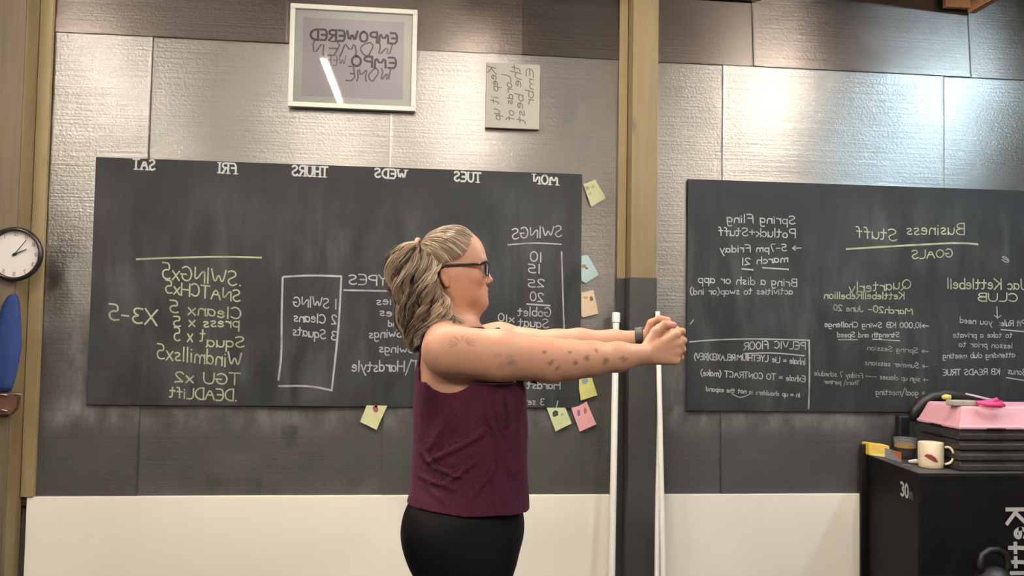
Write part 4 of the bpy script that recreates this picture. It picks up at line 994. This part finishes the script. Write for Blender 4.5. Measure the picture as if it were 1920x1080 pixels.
# watch on the far wrist
wc = P(1207, 629, .050); ax_ = P(1203, 636, .052)-P(1150, 642, .078); ax_ /= np.linalg.norm(ax_)
wc = P(1200, 636.5, .053); s1 = np.cross(ax_, (0, 0, 1.)); s1 /= np.linalg.norm(s1); u1 = np.cross(s1, ax_)
bm = bmesh.new(); rw = RP(17, .05)+.0035; rings = []
for k in range(36):
    a = 2*math.pi*k/36; dvec = s1*math.cos(a)+u1*math.sin(a); rings.append([bm.verts.new(wc+dvec*(rw+dr)+ax_*dx) for dr, dx in ((0, -.011), (.003, -.010), (.003, .010), (0, .011))])
for k in range(36):
    a, b = rings[k], rings[(k+1) % 36]
    for j in range(4): bm.faces.new((a[j], a[(j+1) % 4], b[(j+1) % 4], b[j]))
wo = obj('watch_strap', bm, mat('black_strap', (.015, .013, .012), .5), person, sm=False)
bm = bmesh.new(); cs_ = wc+(u1*.5-s1*.8)*(rw+.004)*0+(-s1*.25+u1*.95)*(rw+.004)
bmesh.ops.create_cube(bm, size=1., matrix=Matrix.Translation(cs_) @ Matrix(((ax_[0], s1[0], u1[0], 0), (ax_[1], s1[1], u1[1], 0), (ax_[2], s1[2], u1[2], 0), (0, 0, 0, 1))) @ Matrix.Diagonal((.022, .026, .007, 1)))
obj('watch_buckle', bm, mat('pale_metal', (.6, .57, .55), .3, .8), wo, bevel=.002)

# hair: a swept-back cap, a half-up tail and long loose waves, all built from strands
def strands(guides, per, rad, clump, cols, nseg=16, sides=4, wave=1.):
    """guides: list of (n,3) arrays; returns mesh data of tapered tubes"""
    VV, QQ, CC = [], [], []; base = 0
    for gi, (gd, tone) in enumerate(guides):
        gd = np.array(gd); t0 = np.linspace(0, 1, len(gd)); t = np.linspace(0, 1, nseg)
        cv = np.stack([np.interp(t, t0, gd[:, i]) for i in range(3)], 1)
        for _ in range(2): cv[1:-1] = cv[1:-1]*.5+(cv[:-2]+cv[2:])*.25
        gm_ = rng.uniform(.05, .95); ph = rng.uniform(0, 6.28); fr_ = rng.uniform(2.2, 3.6)
        for j in range(per):
            of = rng.normal(0, 1, 3); of /= max(np.linalg.norm(of), .5); of *= rng.uniform(.1, 1)*clump
            env = (np.minimum(t*4, 1)*(1-.55*t))[:, None]
            wv_ = np.stack([np.sin(t*6.28*fr_*.7+ph), np.sin(t*6.28*fr_*.7+ph+1.6), np.zeros(nseg)], 1)*.0098*wave*rng.uniform(.7, 1.3)*np.minimum(t*3, 1)[:, None]
            fz = rng.normal(0, .0011, (nseg, 3))*t[:, None]; fz[1:-1] = (fz[:-2]+fz[1:-1]+fz[2:])/3
            p = cv+of*env+wv_+fz; tg = np.gradient(p, axis=0); tg /= np.linalg.norm(tg, axis=1)[:, None]+1e-9
            s_ = np.cross(tg, (0, 1, .2)); s_ /= np.linalg.norm(s_, axis=1)[:, None]+1e-9; u_ = np.cross(tg, s_)
            r_ = rad*rng.uniform(.7, 1.2)*np.interp(t, (0, .08, .8, 1), (.6, 1, .9, .15))[:, None]
            ang = np.arange(sides)*6.283/sides; ring = p[:, None, :]+(s_[:, None, :]*np.cos(ang)[None, :, None]+u_[:, None, :]*np.sin(ang)[None, :, None])*r_[:, :, None]
            VV.append(ring.reshape(-1, 3)); a = np.arange(nseg-1)[:, None]*sides+np.arange(sides)[None, :]; b = np.arange(nseg-1)[:, None]*sides+(np.arange(sides)+1)[None, :] % sides
            QQ.append(np.stack([a, b, b+sides, a+sides], -1).reshape(-1, 4)+base); base += nseg*sides
            c0_, c1_ = cols[tone]; mixv = np.clip(gm_+rng.normal(0, .13), 0, 1); cc = np.array(c0_)*(1-mixv)+np.array(c1_)*mixv
            CC.append(np.repeat(cc[None]*np.interp(t, (0, 1), (1., .9))[:, None], sides, 0))
    return np.concatenate(VV), np.concatenate(QQ), np.concatenate(CC)
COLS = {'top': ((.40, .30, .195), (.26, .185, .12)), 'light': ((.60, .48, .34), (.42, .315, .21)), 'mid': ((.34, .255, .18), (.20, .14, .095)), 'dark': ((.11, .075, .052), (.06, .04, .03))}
tie = P(787, 455)
guides = []
hc = P(846, 491); hr = np.array((.0945, .0775, .0955))
def onskull(v, lift=0.): v = np.array(v, float); v = v/np.linalg.norm(v/hr); return hc+v*(1+lift)
# hairline from the middle of the forehead round the temple to above the ear, on both sides
line = [((895, 439), 0.), ((895, 442), .020), ((891, 449), .040), ((883, 460), .055), ((875, 472), .066), ((868, 483), .070), ((856, 491), .075), ((838, 496), .077), ((828, 500), .078), ((818, 508), .077), ((812, 520), .072)]
for s in (-1, 1):
    for i in range(len(line)-1):
        for f_ in (0, .25, .5, .75):
            (a, ya), (b, yb) = line[i], line[i+1]; q = P(a[0]+(b[0]-a[0])*f_, a[1]+(b[1]-a[1])*f_, 0); q[1] = YP+s*(ya+(yb-ya)*f_)
            v0 = q-hc; v1 = tie+np.array((0, s*.012, 0))-hc; g_ = []
            for t_ in np.linspace(0, 1, 9):
                vv_ = v0*(1-t_)+v1*t_+np.array((0, s*.03, .045*(1-i/12)))*math.sin(t_*3.14)*.8; l_ = np.linalg.norm(vv_/hr)
                g_.append(hc+vv_/l_*(1.0+.05*math.sin(t_*3.14)+.01*rng.normal()))
            guides.append((g_, 'top' if rng.random() < .62 else ('mid' if rng.random() < .7 else 'light')))
V1, Q1, K1 = strands(guides, 26, .0013, .0085, COLS, 16, 4, .25)
# loose lengths
fam = [[(785, 453), (754, 455), (738, 478), (733, 515), (738, 556), (752, 605), (776, 648)],
       [(786, 452), (768, 474), (760, 510), (762, 548), (768, 585), (776, 625), (784, 660)],
       [(790, 458), (792, 498), (786, 535), (788, 572), (786, 604), (783, 632), (783, 656)],
       [(812, 486), (806, 510), (800, 540), (806, 565), (814, 586), (808, 606), (798, 622)],
       [(829, 494), (816, 508), (812, 534), (824, 556), (842, 576), (852, 592), (858, 604)]]
def famcurve(u, v):
    x = u*(len(fam)-1); i = min(int(x), len(fam)-2); f_ = x-i; out = []
    for k in range(7):
        a, b = fam[i][k], fam[i+1][k]; t_ = k/6; hw = np.interp(t_, (0, .12, .4, .75, 1), (.015, .045, .078, .072, .040)) if u < .55 else np.interp(t_, (0, .3, 1), (.082, .088, .095))
        dy = v*hw*(1 if u < .55 else 1); out.append(P(a[0]*(1-f_)+b[0]*f_, a[1]*(1-f_)+b[1]*f_, dy))
    return out
g2 = []
for i in range(105):
    u = rng.uniform(0, 1); v_ = rng.uniform(-1, 1); 
    if u > .55: v_ = math.copysign(rng.uniform(.75, 1.05), v_ if rng.random() < .35 else -1)
    else: v_ = math.copysign(abs(v_)**.5*math.sqrt(max(0, 1-(max(0, .25-u)/.25)**2))*1.0, v_)
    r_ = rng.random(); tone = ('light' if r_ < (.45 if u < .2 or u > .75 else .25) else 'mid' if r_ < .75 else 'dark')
    g2.append((famcurve(u, v_), tone))
V2, Q2, K2 = strands(g2, 42, .00125, .0125, COLS, 26, 4, 1.5)
g3 = []
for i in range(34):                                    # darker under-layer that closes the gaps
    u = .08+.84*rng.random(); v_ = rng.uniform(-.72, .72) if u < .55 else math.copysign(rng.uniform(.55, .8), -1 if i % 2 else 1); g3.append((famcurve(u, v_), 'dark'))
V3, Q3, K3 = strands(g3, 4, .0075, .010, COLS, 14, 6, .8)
g4 = [(famcurve(rng.random(), rng.uniform(-1, 1)), 'light') for _ in range(60)]
V4, Q4, K4 = strands(g4, 3, .0006, .022, COLS, 20, 3, 2.0)
# scalp-close cap under the strands
F = Field(); F.ell(hc, hr*.995, .01)
_a = P(846, 482); F.fn(lambda X: ((X[..., 0]-_a[0])*1.0-(X[..., 2]-_a[2])*.95)*.7, hc-.3, hc+.3, .004, 'and')
F.fn(lambda X: P(840, 530)[2]-X[..., 2], hc-.3, hc+.3, .004, 'and')
V5, Q5 = nets(F, hc-.13, hc+.13, .004, 16); K5 = np.tile(np.array((.20, .145, .085)), (len(V5), 1))
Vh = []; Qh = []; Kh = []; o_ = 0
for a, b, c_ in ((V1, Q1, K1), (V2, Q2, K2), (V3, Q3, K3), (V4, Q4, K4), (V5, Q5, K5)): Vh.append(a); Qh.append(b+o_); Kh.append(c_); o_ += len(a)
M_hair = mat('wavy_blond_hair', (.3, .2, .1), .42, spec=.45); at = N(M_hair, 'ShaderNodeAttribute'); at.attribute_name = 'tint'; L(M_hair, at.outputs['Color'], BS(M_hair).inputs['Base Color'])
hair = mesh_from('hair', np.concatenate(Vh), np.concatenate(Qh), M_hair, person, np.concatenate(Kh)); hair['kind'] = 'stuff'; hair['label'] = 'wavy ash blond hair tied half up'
bm = bmesh.new(); tp = P(786, 454, -.012)
for k in range(24):
    pass
ringp = [tp+np.array((-.004+.003*math.cos(a), .014*math.cos(a), -.004+.011*math.sin(a))) for a in [2*math.pi*k/20 for k in range(21)]]
add_tube(bm, ringp, [.0055+.0015*math.sin(k*2.1) for k in range(21)], 8, False)
obj('hair_tie', bm, mat('peach_scrunchie', (.62, .33, .24), .7), person, sm=True)
